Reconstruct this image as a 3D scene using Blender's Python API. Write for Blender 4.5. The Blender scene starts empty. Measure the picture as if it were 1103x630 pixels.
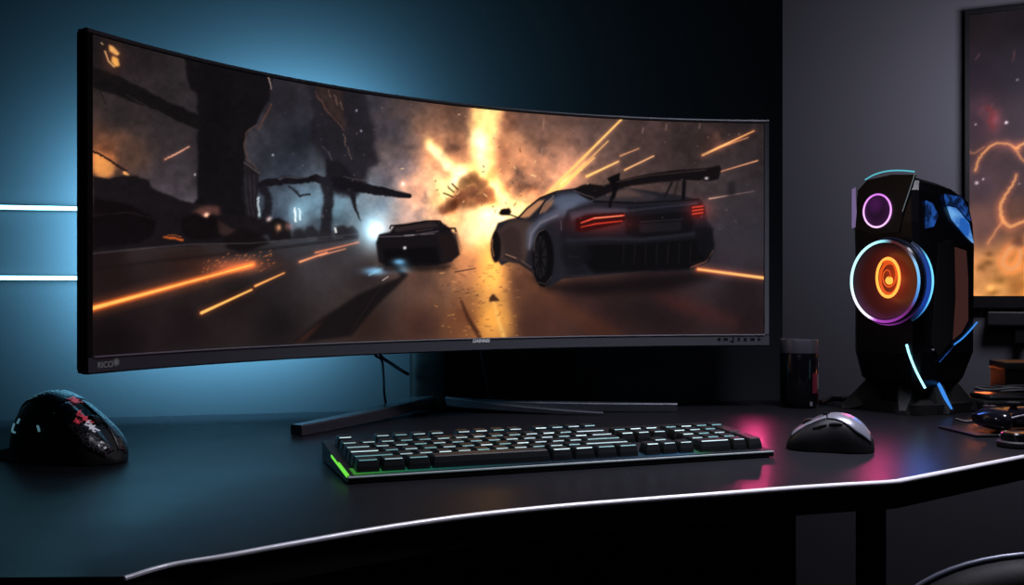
import bpy, bmesh, math, random
import numpy as np
from mathutils import Vector, Matrix
random.seed(7)
rng = np.random.default_rng(11)
C = bpy.context.scene.collection
PI = math.pi

# ------------------------------------------------------------------ camera and measuring
F, CX, CY = 1100.0, 551.5, 315.0
EYE = 0.91                 # eye height
DESK = 0.74                # desk top height
HH = EYE - DESK

def at(px, py, Y):         # a measured picture point at depth Y
    return Vector(((px - CX) * Y / F, Y, EYE - (py - CY) * Y / F))

def on_desk(px, py):
    Y = F * HH / (py - CY)
    return Vector(((px - CX) * Y / F, Y, DESK))

def depth_at(px, py):
    return F * HH / (py - CY)

cam = bpy.data.cameras.new('camera')
cam.sensor_width = 36.0
cam.lens = 36.0 * F / 1103.0
cam.clip_start = 0.02
co = bpy.data.objects.new('camera', cam)
C.objects.link(co)
co.location = (0, 0, EYE)
co.rotation_euler = (PI / 2, 0, 0)
bpy.context.scene.camera = co
bpy.context.scene.view_settings.view_transform = 'Standard'
bpy.context.scene.view_settings.look = 'None'

def lin(c):
    c = np.asarray(c, dtype=float) / 255.0
    return np.where(c <= 0.04045, c / 12.92, ((c + 0.055) / 1.055) ** 2.4)

# ------------------------------------------------------------------ materials
def mat(name, col, rough=0.5, metal=0.0, spec=0.5, noise=0.0, nscale=40.0, emis=None, estr=0.0, bump=0.0, coat=0.0, bscale=None):
    m = bpy.data.materials.new(name)
    m.use_nodes = True
    nt = m.node_tree
    b = nt.nodes['Principled BSDF']
    b.inputs['Base Color'].default_value = (*col, 1)
    b.inputs['Roughness'].default_value = rough
    b.inputs['Metallic'].default_value = metal
    b.inputs['Specular IOR Level'].default_value = spec
    if coat:
        b.inputs['Coat Weight'].default_value = coat
        b.inputs['Coat Roughness'].default_value = 0.08
    tc = nt.nodes.new('ShaderNodeTexCoord')
    nz = nt.nodes.new('ShaderNodeTexNoise')
    nz.inputs['Scale'].default_value = nscale
    nz.inputs['Detail'].default_value = 4
    nt.links.new(tc.outputs['Object'], nz.inputs['Vector'])
    mr = nt.nodes.new('ShaderNodeMapRange')
    mr.inputs['To Min'].default_value = max(0.02, rough - 0.05 - noise)
    mr.inputs['To Max'].default_value = min(1.0, rough + 0.05 + noise)
    nt.links.new(nz.outputs['Fac'], mr.inputs['Value'])
    nt.links.new(mr.outputs['Result'], b.inputs['Roughness'])
    if noise:
        mx = nt.nodes.new('ShaderNodeMix')
        mx.data_type = 'RGBA'
        mx.inputs[6].default_value = (*[c * (1 - noise) for c in col], 1)
        mx.inputs[7].default_value = (*[min(1, c * (1 + noise)) for c in col], 1)
        nt.links.new(nz.outputs['Fac'], mx.inputs[0])
        nt.links.new(mx.outputs[2], b.inputs['Base Color'])
    if bump:
        bp = nt.nodes.new('ShaderNodeBump')
        bp.inputs['Strength'].default_value = bump
        bp.inputs['Distance'].default_value = 0.002
        if bscale:
            n2 = nt.nodes.new('ShaderNodeTexNoise')
            n2.inputs['Scale'].default_value = bscale
            nt.links.new(tc.outputs['Object'], n2.inputs['Vector'])
            nt.links.new(n2.outputs['Fac'], bp.inputs['Height'])
        else:
            nt.links.new(nz.outputs['Fac'], bp.inputs['Height'])
        nt.links.new(bp.outputs['Normal'], b.inputs['Normal'])
    if emis is not None:
        b.inputs['Emission Color'].default_value = (*emis, 1)
        b.inputs['Emission Strength'].default_value = estr
    return m

def attr_mat(name, strength, rough=0.3, spec=0.2, base=(0.004, 0.004, 0.005)):
    m = mat(name, base, rough, spec=spec)
    nt = m.node_tree
    a = nt.nodes.new('ShaderNodeAttribute')
    a.attribute_name = 'glow'
    b = nt.nodes['Principled BSDF']
    nt.links.new(a.outputs['Color'], b.inputs['Emission Color'])
    b.inputs['Emission Strength'].default_value = strength
    return m

M = {}
M['black'] = mat('black_plastic', (0.008, 0.008, 0.010), 0.42)
M['matte'] = mat('matte_black', (0.006, 0.006, 0.007), 0.65)
M['gloss'] = mat('glossy_black', (0.006, 0.006, 0.009), 0.16, coat=0.4)
M['cab'] = mat('satin_black_cabinet', (0.007, 0.007, 0.010), 0.32)
M['darkgrey'] = mat('dark_grey_plastic', (0.030, 0.031, 0.036), 0.45)
M['chin'] = mat('chin_graphite', (0.11, 0.115, 0.135), 0.42)
M['silver'] = mat('brushed_silver', (0.62, 0.62, 0.68), 0.35, metal=0.35, noise=0.06, nscale=90)
M['graphite'] = mat('graphite_metal', (0.30, 0.31, 0.36), 0.32, metal=0.4)
M['trim'] = mat('bright_edge_trim', (0.85, 0.84, 0.9), 0.3, metal=0.2)
M['desk'] = mat('slate_desk_laminate', (0.013, 0.0132, 0.016), 0.30, noise=0.04, nscale=6, spec=0.025)
M['deskedge'] = mat('black_desk_edge', (0.004, 0.004, 0.005), 0.55)
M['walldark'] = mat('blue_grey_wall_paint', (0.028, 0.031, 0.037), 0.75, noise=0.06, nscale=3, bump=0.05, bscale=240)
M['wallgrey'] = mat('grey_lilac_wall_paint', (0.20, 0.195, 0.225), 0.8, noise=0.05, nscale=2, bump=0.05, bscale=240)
M['floor'] = mat('dark_floor', (0.03, 0.03, 0.034), 0.5, noise=0.2, nscale=5)
M['ceiling'] = mat('dark_ceiling', (0.10, 0.10, 0.11), 0.9, noise=0.05, nscale=3)
M['cable'] = mat('cable_rubber', (0.008, 0.009, 0.012), 0.5)
M['greycable'] = mat('grey_cable', (0.16, 0.16, 0.17), 0.4)
M['footmetal'] = mat('dark_foot_metal', (0.13, 0.14, 0.17), 0.26, metal=0.7)
M['column'] = mat('column_black', (0.003, 0.003, 0.0035), 0.6, spec=0.15)
M['leather'] = mat('black_leather', (0.004, 0.0045, 0.006), 0.6, spec=.15, bump=0.05, bscale=300)
M['mousegrey'] = mat('mouse_grey_satin', (0.20, 0.205, 0.25), 0.34, metal=0.3)
M['cyan'] = mat('cyan_led', (0.02, 0.03, 0.03), 0.4, emis=tuple(lin((150, 235, 255))), estr=2.2)
M['tube'] = mat('cyan_wall_led', (0.02, 0.03, 0.03), 0.4, emis=tuple(lin((130, 225, 255))), estr=7.0)
M['strip'] = mat('blue_bias_led', (0.02, 0.03, 0.03), 0.4, emis=tuple(lin((70, 170, 230))), estr=1.5)
M['blueled'] = mat('blue_led', (0.01, 0.02, 0.05), 0.3, emis=tuple(lin((60, 140, 235))), estr=1.0)
M['green'] = mat('green_led', (0.01, 0.03, 0.01), 0.4, emis=tuple(lin((110, 225, 60))), estr=1.0)
M['white'] = mat('white_print', (0.55, 0.56, 0.6), 0.5, emis=(0.6, 0.62, 0.68), estr=0.35)
M['dimprint'] = mat('dim_print', (0.10, 0.10, 0.11), 0.5, emis=(0.5, 0.5, 0.55), estr=0.10)
M['darkprint'] = mat('dark_print', (0.006, 0.006, 0.014), 0.5)
M['legend'] = mat('key_legend_glint', (0.3, 0.4, 0.4), 0.4, emis=tuple(lin((150, 205, 205))), estr=0.42)  # glowing strokes stand for key markings and for glints on the keycaps
M['legend2'] = mat('key_legend_glint_bright', (0.3, 0.4, 0.4), 0.4, emis=tuple(lin((205, 240, 240))), estr=0.7)
M['legend3'] = mat('key_legend_glint_teal', (0.1, 0.3, 0.3), 0.4, emis=tuple(lin((70, 140, 135))), estr=0.5)
M['keycap'] = mat('keycap_black', (0.010, 0.012, 0.015), 0.45, spec=0.35)
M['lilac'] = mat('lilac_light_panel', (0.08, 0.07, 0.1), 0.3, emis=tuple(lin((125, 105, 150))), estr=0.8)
M['sideglass'] = mat('red_brown_reflection', (0.02, 0.008, 0.006), 0.2, emis=tuple(lin((62, 36, 34))), estr=0.8)  # faint emission stands in for a red-brown reflection on the side glass

# ------------------------------------------------------------------ object helpers
def empty(name, label, cat, loc=(0, 0, 0), rotz=0.0, group=None):
    o = bpy.data.objects.new(name, None)
    o.empty_display_size = 0.02
    C.objects.link(o)
    o.location = loc
    o.rotation_euler = (0, 0, rotz)
    o['label'] = label
    o['category'] = cat
    if group: o['group'] = group
    return o

def tag(o, label, cat, group=None):
    o['label'] = label; o['category'] = cat
    if group: o['group'] = group
    return o

def finish(name, bm, m, parent=None, smooth=None, loc=None, rotz=0.0, recalc=True):
    me = bpy.data.meshes.new(name)
    if recalc:
        bmesh.ops.recalc_face_normals(bm, faces=bm.faces)
    if smooth is not None:
        for f in bm.faces: f.smooth = True
        for e in bm.edges:
            if len(e.link_faces) == 2 and e.calc_face_angle(0) > smooth: e.smooth = False
    bm.to_mesh(me); bm.free()
    for k in (m if isinstance(m, (list, tuple)) else [m]): me.materials.append(k)
    o = bpy.data.objects.new(name, me)
    C.objects.link(o)
    if parent is not None: o.parent = parent
    if loc is not None: o.location = loc
    o.rotation_euler = (0, 0, rotz)
    return o

def structure(o):
    o['kind'] = 'structure'
    return o

def add_box(bm, x0, x1, y0, y1, z0, z1, bev=0.0, seg=2, mtx=None):
    r = bmesh.ops.create_cube(bm, size=1.0)
    vs = r['verts']
    for v in vs:
        v.co = Vector(((x0 + x1) / 2 + v.co.x * (x1 - x0), (y0 + y1) / 2 + v.co.y * (y1 - y0), (z0 + z1) / 2 + v.co.z * (z1 - z0)))
    fs = set()
    for v in vs: fs.update(v.link_faces)
    if bev > 0:
        es = set()
        for f in fs: es.update(f.edges)
        g = bmesh.ops.bevel(bm, geom=list(es), offset=bev, segments=seg, affect='EDGES', profile=0.5)
        vs = set(v for f in g['faces'] for v in f.verts) | set(v for v in vs if v.is_valid)
    if mtx is not None:
        for v in vs: v.co = mtx @ v.co
    return vs

def loft(bm, loops, closed=True, cap=True):
    rows = [[bm.verts.new(p) for p in lp] for lp in loops]
    n = len(rows[0])
    for a, b in zip(rows, rows[1:]):
        for i in range(n if closed else n - 1):
            j = (i + 1) % n
            bm.faces.new((a[i], a[j], b[j], b[i]))
    if cap and closed:
        bm.faces.new(rows[0][::-1]); bm.faces.new(rows[-1])
    return rows

def catmull(pts, n=8):
    pts = [Vector(p) for p in pts]
    P = [pts[0] * 2 - pts[1]] + pts + [pts[-1] * 2 - pts[-2]]
    out = []
    for i in range(1, len(P) - 2):
        a, b, c, d = P[i - 1], P[i], P[i + 1], P[i + 2]
        for k in range(n):
            t = k / n
            out.append(0.5 * ((2 * b) + (c - a) * t + (2 * a - 5 * b + 4 * c - d) * t * t + (3 * b - a - 3 * c + d) * t ** 3))
    out.append(pts[-1])
    return out

def add_tube(bm, pts, rad, n=8, cap=True):
    pts = [Vector(p) for p in pts]
    rads = rad if isinstance(rad, (list, tuple)) else [rad] * len(pts)
    loops = []
    up = Vector((0, 0, 1))
    prev = None
    for i, p in enumerate(pts):
        t = (pts[min(i + 1, len(pts) - 1)] - pts[max(i - 1, 0)]).normalized()
        ref = prev if prev is not None else (up if abs(t.z) < 0.9 else Vector((1, 0, 0)))
        u = (ref - t * ref.dot(t)).normalized()
        prev = u
        w = t.cross(u)
        loops.append([p + (u * math.cos(2 * PI * k / n) + w * math.sin(2 * PI * k / n)) * rads[i] for k in range(n)])
    return loft(bm, loops, True, cap)

def add_lathe(bm, prof, n=32, center=(0, 0, 0)):
    c = Vector(center)
    loops = [[c + Vector((r * math.cos(2 * PI * k / n), r * math.sin(2 * PI * k / n), z)) for k in range(n)] for r, z in prof]
    return loft(bm, loops)

def add_prism(bm, outline, z0, z1):
    a = [bm.verts.new((p[0], p[1], z0)) for p in outline]
    b = [bm.verts.new((p[0], p[1], z1)) for p in outline]
    n = len(a)
    bm.faces.new(a[::-1]); bm.faces.new(b)
    for i in range(n):
        bm.faces.new((a[i], a[(i + 1) % n], b[(i + 1) % n], b[i]))

def text_mesh(name, txt, size, mtx, m, parent, shear=0.0, bold=0.0):
    cu = bpy.data.curves.new(name, 'FONT')
    cu.body = txt; cu.size = size; cu.align_x = 'CENTER'; cu.align_y = 'CENTER'
    cu.extrude = 0.0002; cu.shear = shear; cu.offset = bold
    tmp = bpy.data.objects.new(name + '_outline', cu)
    C.objects.link(tmp)
    dg = bpy.context.evaluated_depsgraph_get()
    me = bpy.data.meshes.new_from_object(tmp.evaluated_get(dg))
    bpy.data.objects.remove(tmp)
    me.materials.clear(); me.materials.append(m)
    o = bpy.data.objects.new(name, me)
    C.objects.link(o)
    o.matrix_world = mtx
    o.parent = parent
    return o

# ------------------------------------------------------------------ painting helper (pictures shown on the screens)
def smooth_noise(h, w, cell, r):
    gh, gw = int(h / cell) + 3, int(w / cell) + 3
    g = r.random((gh, gw))
    y = np.arange(h) / cell; x = np.arange(w) / cell
    iy, ix = y.astype(int), x.astype(int)
    fy, fx = y - iy, x - ix
    fy = (fy * fy * (3 - 2 * fy))[:, None]; fx = (fx * fx * (3 - 2 * fx))[None, :]
    a = g[iy][:, ix]; b = g[iy][:, ix + 1]; c = g[iy + 1][:, ix]; d = g[iy + 1][:, ix + 1]
    return (a * (1 - fx) + b * fx) * (1 - fy) + (c * (1 - fx) + d * fx) * fy

def fbm(h, w, cell, r, octaves=5):
    o = np.zeros((h, w)); amp = 1.0; tot = 0
    for k in range(octaves):
        o += amp * smooth_noise(h, w, max(cell, 1.5), r); tot += amp
        amp *= 0.5; cell /= 2
    return o / tot

def gauss(a, s):
    if s <= 0: return a
    r = int(math.ceil(s * 2.6))
    k = np.exp(-0.5 * (np.arange(-r, r + 1) / s) ** 2); k /= k.sum()
    a = np.apply_along_axis(lambda v: np.convolve(v, k, 'same'), 0, a)
    return np.apply_along_axis(lambda v: np.convolve(v, k, 'same'), 1, a)

class Canvas:
    def __init__(s, x0, y0, x1, y1, ss=2):
        s.x0, s.y0, s.ss = x0, y0, ss
        s.w, s.h = int((x1 - x0) * ss), int((y1 - y0) * ss)
        s.X, s.Y = np.meshgrid(x0 + (np.arange(s.w) + .5) / ss, y0 + (np.arange(s.h) + .5) / ss)
        s.img = np.zeros((s.h, s.w, 3))
    def anchors(s, A, p=2.6):
        st = 8
        gx, gy = s.X[::st, ::st], s.Y[::st, ::st]
        num = np.zeros(gx.shape + (3,)); den = np.zeros(gx.shape)
        for x, y, c in A:
            w = 1.0 / (((gx - x) ** 2 + (gy - y) ** 2) + 60) ** (p / 2)
            num += w[..., None] * np.array(c, float); den += w
        small = num / den[..., None]
        iy = np.clip(np.arange(s.h) / st, 0, small.shape[0] - 1.001); ix = np.clip(np.arange(s.w) / st, 0, small.shape[1] - 1.001)
        y0 = iy.astype(int); x0 = ix.astype(int); fy = (iy - y0)[:, None, None]; fx = (ix - x0)[None, :, None]
        y1 = np.minimum(y0 + 1, small.shape[0] - 1); x1 = np.minimum(x0 + 1, small.shape[1] - 1)
        s.img = (small[y0][:, x0] * (1 - fx) + small[y0][:, x1] * fx) * (1 - fy) + (small[y1][:, x0] * (1 - fx) + small[y1][:, x1] * fx) * fy
    def mask(s, pts, blur):
        pts = np.array(pts, float); pad = blur * 3 + 2
        bx0 = max(0, int((pts[:, 0].min() - pad - s.x0) * s.ss)); bx1 = min(s.w, int((pts[:, 0].max() + pad - s.x0) * s.ss) + 1)
        by0 = max(0, int((pts[:, 1].min() - pad - s.y0) * s.ss)); by1 = min(s.h, int((pts[:, 1].max() + pad - s.y0) * s.ss) + 1)
        if bx1 <= bx0 or by1 <= by0: return None
        X, Y = s.X[by0:by1, bx0:bx1], s.Y[by0:by1, bx0:bx1]
        ins = np.zeros(X.shape, bool)
        n = len(pts)
        for i in range(n):
            xa, ya = pts[i]; xb, yb = pts[(i + 1) % n]
            if ya == yb: continue
            c = ((ya > Y) != (yb > Y)) & (X < (xb - xa) * (Y - ya) / (yb - ya) + xa)
            ins ^= c
        return (slice(by0, by1), slice(bx0, bx1)), gauss(ins.astype(float), max(blur, 0.35) * s.ss)
    def poly(s, pts, col, alpha=1.0, blur=0.5):
        r = s.mask(pts, blur)
        if r is None: return
        sl, a = r
        a = (a * alpha)[..., None]
        s.img[sl] = s.img[sl] * (1 - a) + np.array(col, float) * a
    def add(s, pts, col, alpha=1.0, blur=2.0):
        r = s.mask(pts, blur)
        if r is None: return
        sl, a = r
        s.img[sl] += (a * alpha)[..., None] * np.array(col, float)
    def seg(s, pts, w, col, add=False, alpha=1.0, soft=0.6):
        best = None
        pts = [tuple(p) for p in pts]
        ws = w if isinstance(w, (list, tuple)) else [w] * len(pts)
        pad = max(ws) * 2 + soft * 3 + 2
        xs = [p[0] for p in pts]; ys = [p[1] for p in pts]
        bx0 = max(0, int((min(xs) - pad - s.x0) * s.ss)); bx1 = min(s.w, int((max(xs) + pad - s.x0) * s.ss) + 1)
        by0 = max(0, int((min(ys) - pad - s.y0) * s.ss)); by1 = min(s.h, int((max(ys) + pad - s.y0) * s.ss) + 1)
        if bx1 <= bx0 or by1 <= by0: return
        X, Y = s.X[by0:by1, bx0:bx1], s.Y[by0:by1, bx0:bx1]
        a = np.zeros(X.shape)
        for (xa, ya), (xb, yb), wa, wb in zip(pts, pts[1:], ws, ws[1:]):
            dx, dy = xb - xa, yb - ya
            t = np.clip(((X - xa) * dx + (Y - ya) * dy) / (dx * dx + dy * dy + 1e-9), 0, 1)
            d = np.hypot(X - xa - t * dx, Y - ya - t * dy)
            ww = wa + (wb - wa) * t
            a = np.maximum(a, np.clip((ww / 2 + soft - d) / (2 * soft), 0, 1))
        a = (a * a * (3 - 2 * a) * alpha)[..., None]
        if add: s.img[by0:by1, bx0:bx1] += a * np.array(col, float)
        else: s.img[by0:by1, bx0:bx1] = s.img[by0:by1, bx0:bx1] * (1 - a) + np.array(col, float) * a
    def glow(s, x, y, rx, ry, col, alpha=1.0, power=1.0, tex=None, mix=False):
        d = ((s.X - x) / rx) ** 2 + ((s.Y - y) / ry) ** 2
        a = np.exp(-d ** power) * alpha
        if tex is not None: a = a * tex
        if mix: s.img = s.img * (1 - a[..., None]) + np.array(col, float) * a[..., None]
        else: s.img += a[..., None] * np.array(col, float)
    def warp(s, amp, cell, r, x0=None, x1=None):
        dx = (fbm(s.h, s.w, cell * s.ss, r, 4) - .5) * 2 * amp * s.ss; dy = (fbm(s.h, s.w, cell * s.ss, r, 4) - .5) * 2 * amp * s.ss
        if x0 is not None:
            k = np.clip((x1 - s.X) / (x1 - x0), 0, 1); dx *= k; dy *= k
        iy, ix = np.mgrid[0:s.h, 0:s.w]
        s.img = s.img[np.clip(np.rint(iy + dy).astype(int), 0, s.h - 1), np.clip(np.rint(ix + dx).astype(int), 0, s.w - 1)]
    def streak(s, p0, p1, w, col=(255, 190, 90), halo=(200, 80, 20), hw=8, ha=0.5):
        s.seg([p0, p1], [hw, hw * .6], halo, add=True, alpha=ha * .5, soft=hw * .8)
        s.seg([p0, p1], [hw * .45, hw * .25], halo, add=True, alpha=ha, soft=hw * .3)
        s.seg([p0, p1], w, col, add=False, alpha=.95, soft=0.6)
    def sample(s, px, py):
        ix = np.clip((px - s.x0) * s.ss - .5, 0, s.w - 1.001); iy = np.clip((py - s.y0) * s.ss - .5, 0, s.h - 1.001)
        x0 = ix.astype(int); y0 = iy.astype(int); fx = (ix - x0)[..., None]; fy = (iy - y0)[..., None]
        g = s.img
        c = (g[y0, x0] * (1 - fx) + g[y0, x0 + 1] * fx) * (1 - fy) + (g[y0 + 1, x0] * (1 - fx) + g[y0 + 1, x0 + 1] * fx) * fy
        return lin(np.clip(c, 0, 255))

# ------------------------------------------------------------------ the picture on the big screen
def paint_game():
    c = Canvas(84, 20, 842, 380, 2)
    h, w = c.h, c.w
    A = [(110, 60, (36, 29, 32)), (150, 62, (42, 35, 38)), (185, 90, (50, 44, 47)), (130, 125, (50, 44, 46)), (180, 140, (62, 54, 58)), (195, 120, (56, 50, 54)),
         (112, 165, (118, 72, 50)), (140, 165, (92, 66, 56)), (190, 185, (76, 68, 74)), (170, 205, (84, 74, 82)), (195, 215, (92, 84, 92)), (165, 235, (52, 42, 46)),
         (300, 105, (44, 40, 48)), (322, 150, (44, 46, 58)), (310, 180, (48, 52, 64)), (330, 222, (84, 104, 116)), (365, 228, (90, 112, 124)), (300, 232, (60, 66, 80)), (345, 245, (62, 70, 80)),
         (400, 108, (60, 57, 66)), (420, 140, (70, 67, 78)), (432, 180, (92, 84, 95)), (412, 228, (120, 140, 156)), (440, 120, (84, 68, 66)), (395, 225, (96, 112, 124)),
         (458, 130, (104, 77, 66)), (482, 122, (100, 70, 58)), (470, 160, (140, 96, 74)), (450, 210, (140, 106, 98)), (440, 232, (120, 112, 122)),
         (570, 130, (102, 74, 65)), (560, 165, (150, 102, 78)), (590, 150, (106, 77, 68)), (600, 185, (150, 108, 90)), (640, 150, (100, 76, 72)), (700, 140, (88, 67, 64)), (740, 150, (66, 52, 52)),
         (800, 140, (54, 44, 46)), (815, 180, (60, 50, 53)), (800, 215, (70, 62, 68)), (812, 250, (60, 57, 68)), (785, 255, (66, 60, 70)), (780, 200, (76, 64, 66)),
         (110, 265, (32, 24, 26)), (120, 300, (40, 26, 25)), (120, 370, (20, 15, 16)), (200, 285, (52, 34, 30)), (200, 350, (32, 24, 25)), (300, 290, (50, 42, 43)), (300, 350, (32, 26, 27)), (250, 325, (42, 32, 32)),
         (350, 275, (66, 58, 62)), (400, 300, (54, 45, 47)), (395, 350, (58, 40, 35)), (450, 300, (80, 56, 50)), (450, 350, (72, 45, 38)), (500, 285, (150, 96, 66)), (500, 345, (110, 64, 42)),
         (530, 300, (196, 130, 68)), (530, 345, (190, 122, 52)), (560, 305, (122, 76, 58)), (572, 348, (86, 53, 45)), (620, 320, (68, 43, 42)), (650, 350, (58, 35, 34)), (700, 312, (48, 33, 36)), (720, 350, (56, 35, 36)),
         (800, 315, (50, 36, 40)), (812, 350, (46, 31, 34)), (790, 285, (66, 56, 66))]
    c.anchors(A)
    n1 = fbm(h, w, 120, rng, 6); n2 = fbm(h, w, 50, rng, 5)
    c.img *= (0.80 + 0.40 * n1 + 0.12 * (n2 - .5))[..., None]
    # smoke banks of the blaze
    turb = np.clip((n2 - .28) * 2.6, 0, 1.4)
    c.glow(500, 225, 75, 62, (150, 92, 48), .75, 1, turb)
    c.glow(585, 215, 62, 55, (120, 70, 40), .6, 1, turb)
    c.glow(470, 165, 40, 34, (90, 52, 26), .6, 1, turb)
    # fire column and branches
    fire, hot, cream = (255, 178, 92), (255, 214, 130), (255, 240, 190)
    c.add([(508, 112), (547, 112), (540, 140), (533, 165), (535, 190), (545, 212), (505, 205), (512, 180), (503, 152), (510, 135)], (190, 125, 66), .75, 5)
    c.poly([(511, 114), (545, 114), (537, 140), (530, 160), (531, 186), (524, 206), (508, 190), (513, 168), (504, 150), (510, 134)], hot, .72, 3)
    c.poly([(514, 140), (522, 138), (526, 168), (523, 194), (515, 192), (512, 165)], cream, .8, 3)
    c.poly([(510, 140), (517, 136), (518, 155), (508, 158), (504, 148)], cream, .65, 2.4)
    c.poly([(456, 152), (460, 148), (465, 155), (475, 158), (478, 166), (484, 174), (497, 178), (512, 172), (514, 196), (500, 204), (488, 200), (482, 184), (472, 172), (460, 166)], hot, .85, 2.6)
    c.poly([(460, 155), (474, 162), (486, 180), (480, 184), (468, 170), (458, 164)], cream, .8, 2)
    c.poly([(484, 180), (504, 180), (500, 196), (490, 202), (484, 196)], cream, .85, 3)
    c.poly([(474, 196), (486, 190), (492, 205), (484, 222), (468, 224), (462, 216)], hot, .6, 4)
    c.glow(522, 238, 34, 24, (200, 140, 70), .9, 1)
    c.poly([(495, 238), (520, 222), (545, 226), (552, 246), (528, 262), (505, 262), (492, 252)], cream, .62, 6)
    c.glow(548, 208, 22, 16, (150, 92, 46), .8, 1, turb)
    c.glow(590, 190, 26, 22, (110, 66, 40), .6, 1, turb)
    c.glow(492, 192, 24, 16, (190, 140, 80), .5, 1)
    c.glow(522, 160, 14, 44, (150, 100, 50), .45, 1)
    c.glow(530, 240, 36, 20, (170, 118, 62), .5, 1)
    c.glow(470, 215, 26, 26, (140, 92, 52), .7, 1, turb)
    c.warp(4.5, 22, rng)
    c.warp(1.8, 7, rng)
    for x, y, r_, k_ in ((462, 156, 6, 1), (472, 163, 6, 1), (484, 176, 7, 1), (494, 186, 9, 1), (519, 150, 7, 1), (516, 172, 7, 1), (524, 128, 8, .8), (536, 122, 6, .7), (480, 208, 9, .8), (470, 222, 10, .7), (512, 236, 13, .9), (540, 232, 13, .9), (556, 222, 10, .6), (520, 252, 12, .8)):
        c.glow(x, y, r_, r_, (70 * k_, 56 * k_, 36 * k_), .8, 1.4, np.clip(n2 * 3 - .8, 0, 1.3))
    c.poly([(536, 118), (560, 122), (552, 150), (545, 180), (538, 196), (536, 168), (540, 140)], (150, 84, 56), .4, 4)
    c.poly([(478, 150), (500, 140), (505, 165), (498, 174), (486, 170)], (140, 84, 58), .4, 5)
    # dark billow of debris in the fire
    c.poly([(493, 200), (498, 190), (506, 186), (514, 190), (524, 197), (532, 206), (535, 218), (520, 220), (505, 224), (495, 222), (488, 230), (476, 232), (470, 224), (482, 216), (490, 212)], (150, 92, 56), .85, 2.2)
    for x, y, r_ in ((500, 197, 7), (510, 191, 7), (519, 198, 7), (527, 207, 7), (508, 206, 8), (496, 212, 8), (518, 214, 7), (486, 220, 8), (478, 226, 6)):
        c.poly([(x + r_ * math.cos(t) * rng.uniform(.8, 1.1), y + r_ * .85 * math.sin(t) * rng.uniform(.8, 1.1)) for t in np.linspace(0, 2 * PI, 16)[:-1]], (132 + rng.uniform(-22, 14), 82 + rng.uniform(-14, 8), 54), .55, 1.3)
        c.seg([(x - r_ * .6, y - r_ * .7), (x + r_ * .2, y - r_ * .95)], 1.4, (200, 140, 92), alpha=.4, soft=1.2)
    c.seg([(478, 208), (488, 212)], 1.6, (110, 70, 40)); c.seg([(483, 202), (489, 207)], 1.6, (110, 70, 40)); c.seg([(487, 198), (493, 204)], 1.8, (120, 76, 46))
    for k in range(46):
        x, y = rng.normal(520, 46), rng.normal(205, 34)
        if y > 262 or y < 118: continue
        if rng.random() < .5: c.seg([(x, y), (x + rng.normal(0, 1.5), y + rng.normal(0, 1.5))], rng.uniform(.5, 1.3), (110, 66, 36), alpha=.8)
        else: c.seg([(x, y), (x + rng.normal(0, 2), y - rng.uniform(0, 3))], rng.uniform(.5, 1.2), (255, 214, 150), alpha=.8)
    # distant haze, ruined structures on the left
    c.glow(345, 215, 70, 26, (20, 34, 42), .8, 1)
    ruin, ruin2 = (30, 27, 33), (40, 38, 46)
    c.poly([(328, 84), (392, 94), (398, 120), (404, 138), (402, 158), (409, 176), (398, 182), (392, 200), (384, 212), (350, 206), (352, 180), (344, 158), (332, 150), (338, 120)], (42, 38, 46), .92, 2.2)
    c.poly([(352, 170), (366, 176), (380, 188), (396, 196), (392, 206), (366, 206), (350, 202)], (34, 31, 38), .9, 1.5)
    c.poly([(340, 90), (366, 94), (372, 130), (376, 142), (364, 132), (352, 118), (342, 102)], (64, 48, 46), .9, 1.5)
    c.seg([(338, 98), (352, 120), (372, 141)], [1, 2, 1], (104, 70, 58), alpha=.8)
    for x0, y0 in ((354, 98), (360, 104), (366, 110), (371, 150), (375, 158), (377, 165), (370, 144)):
        c.seg([(x0, y0), (x0 + 2.4, y0 + 7)], .7, (170, 136, 112), alpha=.6)
    c.seg([(348, 158), (354, 164), (358, 172)], 1.4, (104, 98, 104), alpha=.45)
    c.seg([(276, 200), (305, 194), (335, 192), (365, 196), (392, 202), (418, 208), (441, 211)], [7, 8, 7, 11, 12, 9, 5], ruin, soft=1)
    c.seg([(300, 192), (330, 189)], 1.4, (86, 84, 92), alpha=.8); c.seg([(370, 190), (400, 194), (438, 208)], 1.2, (100, 88, 88), alpha=.5)
    c.poly([(344, 190), (358, 190), (359, 225), (358, 250), (346, 250), (347, 220)], ruin2, .96, 1.2)
    c.seg([(376, 204), (381, 218), (386, 230), (389, 237)], [7, 4, 2.4, 1], ruin2, soft=.8)
    c.seg([(284, 205), (290, 214), (287, 230), (284, 246)], [10, 8, 10, 12], (38, 36, 45), soft=2)
    c.seg([(312, 200), (322, 212), (333, 211)], 2.4, (50, 52, 62), soft=.8)
    c.warp(3.2, 16, rng, 380, 445)
    # near tower
    c.poly([(198, 58), (294, 78), (290, 108), (281, 122), (276, 134), (268, 140), (263, 152), (264, 172), (277, 184), (275, 200), (276, 240), (200, 244), (203, 226), (213, 214), (213, 100), (204, 96)], (26, 23, 27), 1, .9)
    c.poly([(262, 175), (278, 184), (278, 240), (266, 236), (261, 210)], (40, 36, 42), 1, .8)
    for x in (265, 269.5, 274): c.seg([(x - 1, 188), (x, 212), (x + 5, 238)], 1, (70, 64, 70), alpha=.6)
    c.seg([(292, 112), (284, 130), (279, 139)], 2.0, (96, 64, 54), alpha=.85); c.seg([(277, 134), (266, 142), (263, 156), (266, 170), (277, 182)], 1.9, (88, 66, 62), alpha=.85)
    c.seg([(263, 174), (270, 180), (279, 186)], 1.6, (120, 104, 102), alpha=.6); c.seg([(289, 82), (292, 96)], 1, (190, 160, 150), alpha=.8)
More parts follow.
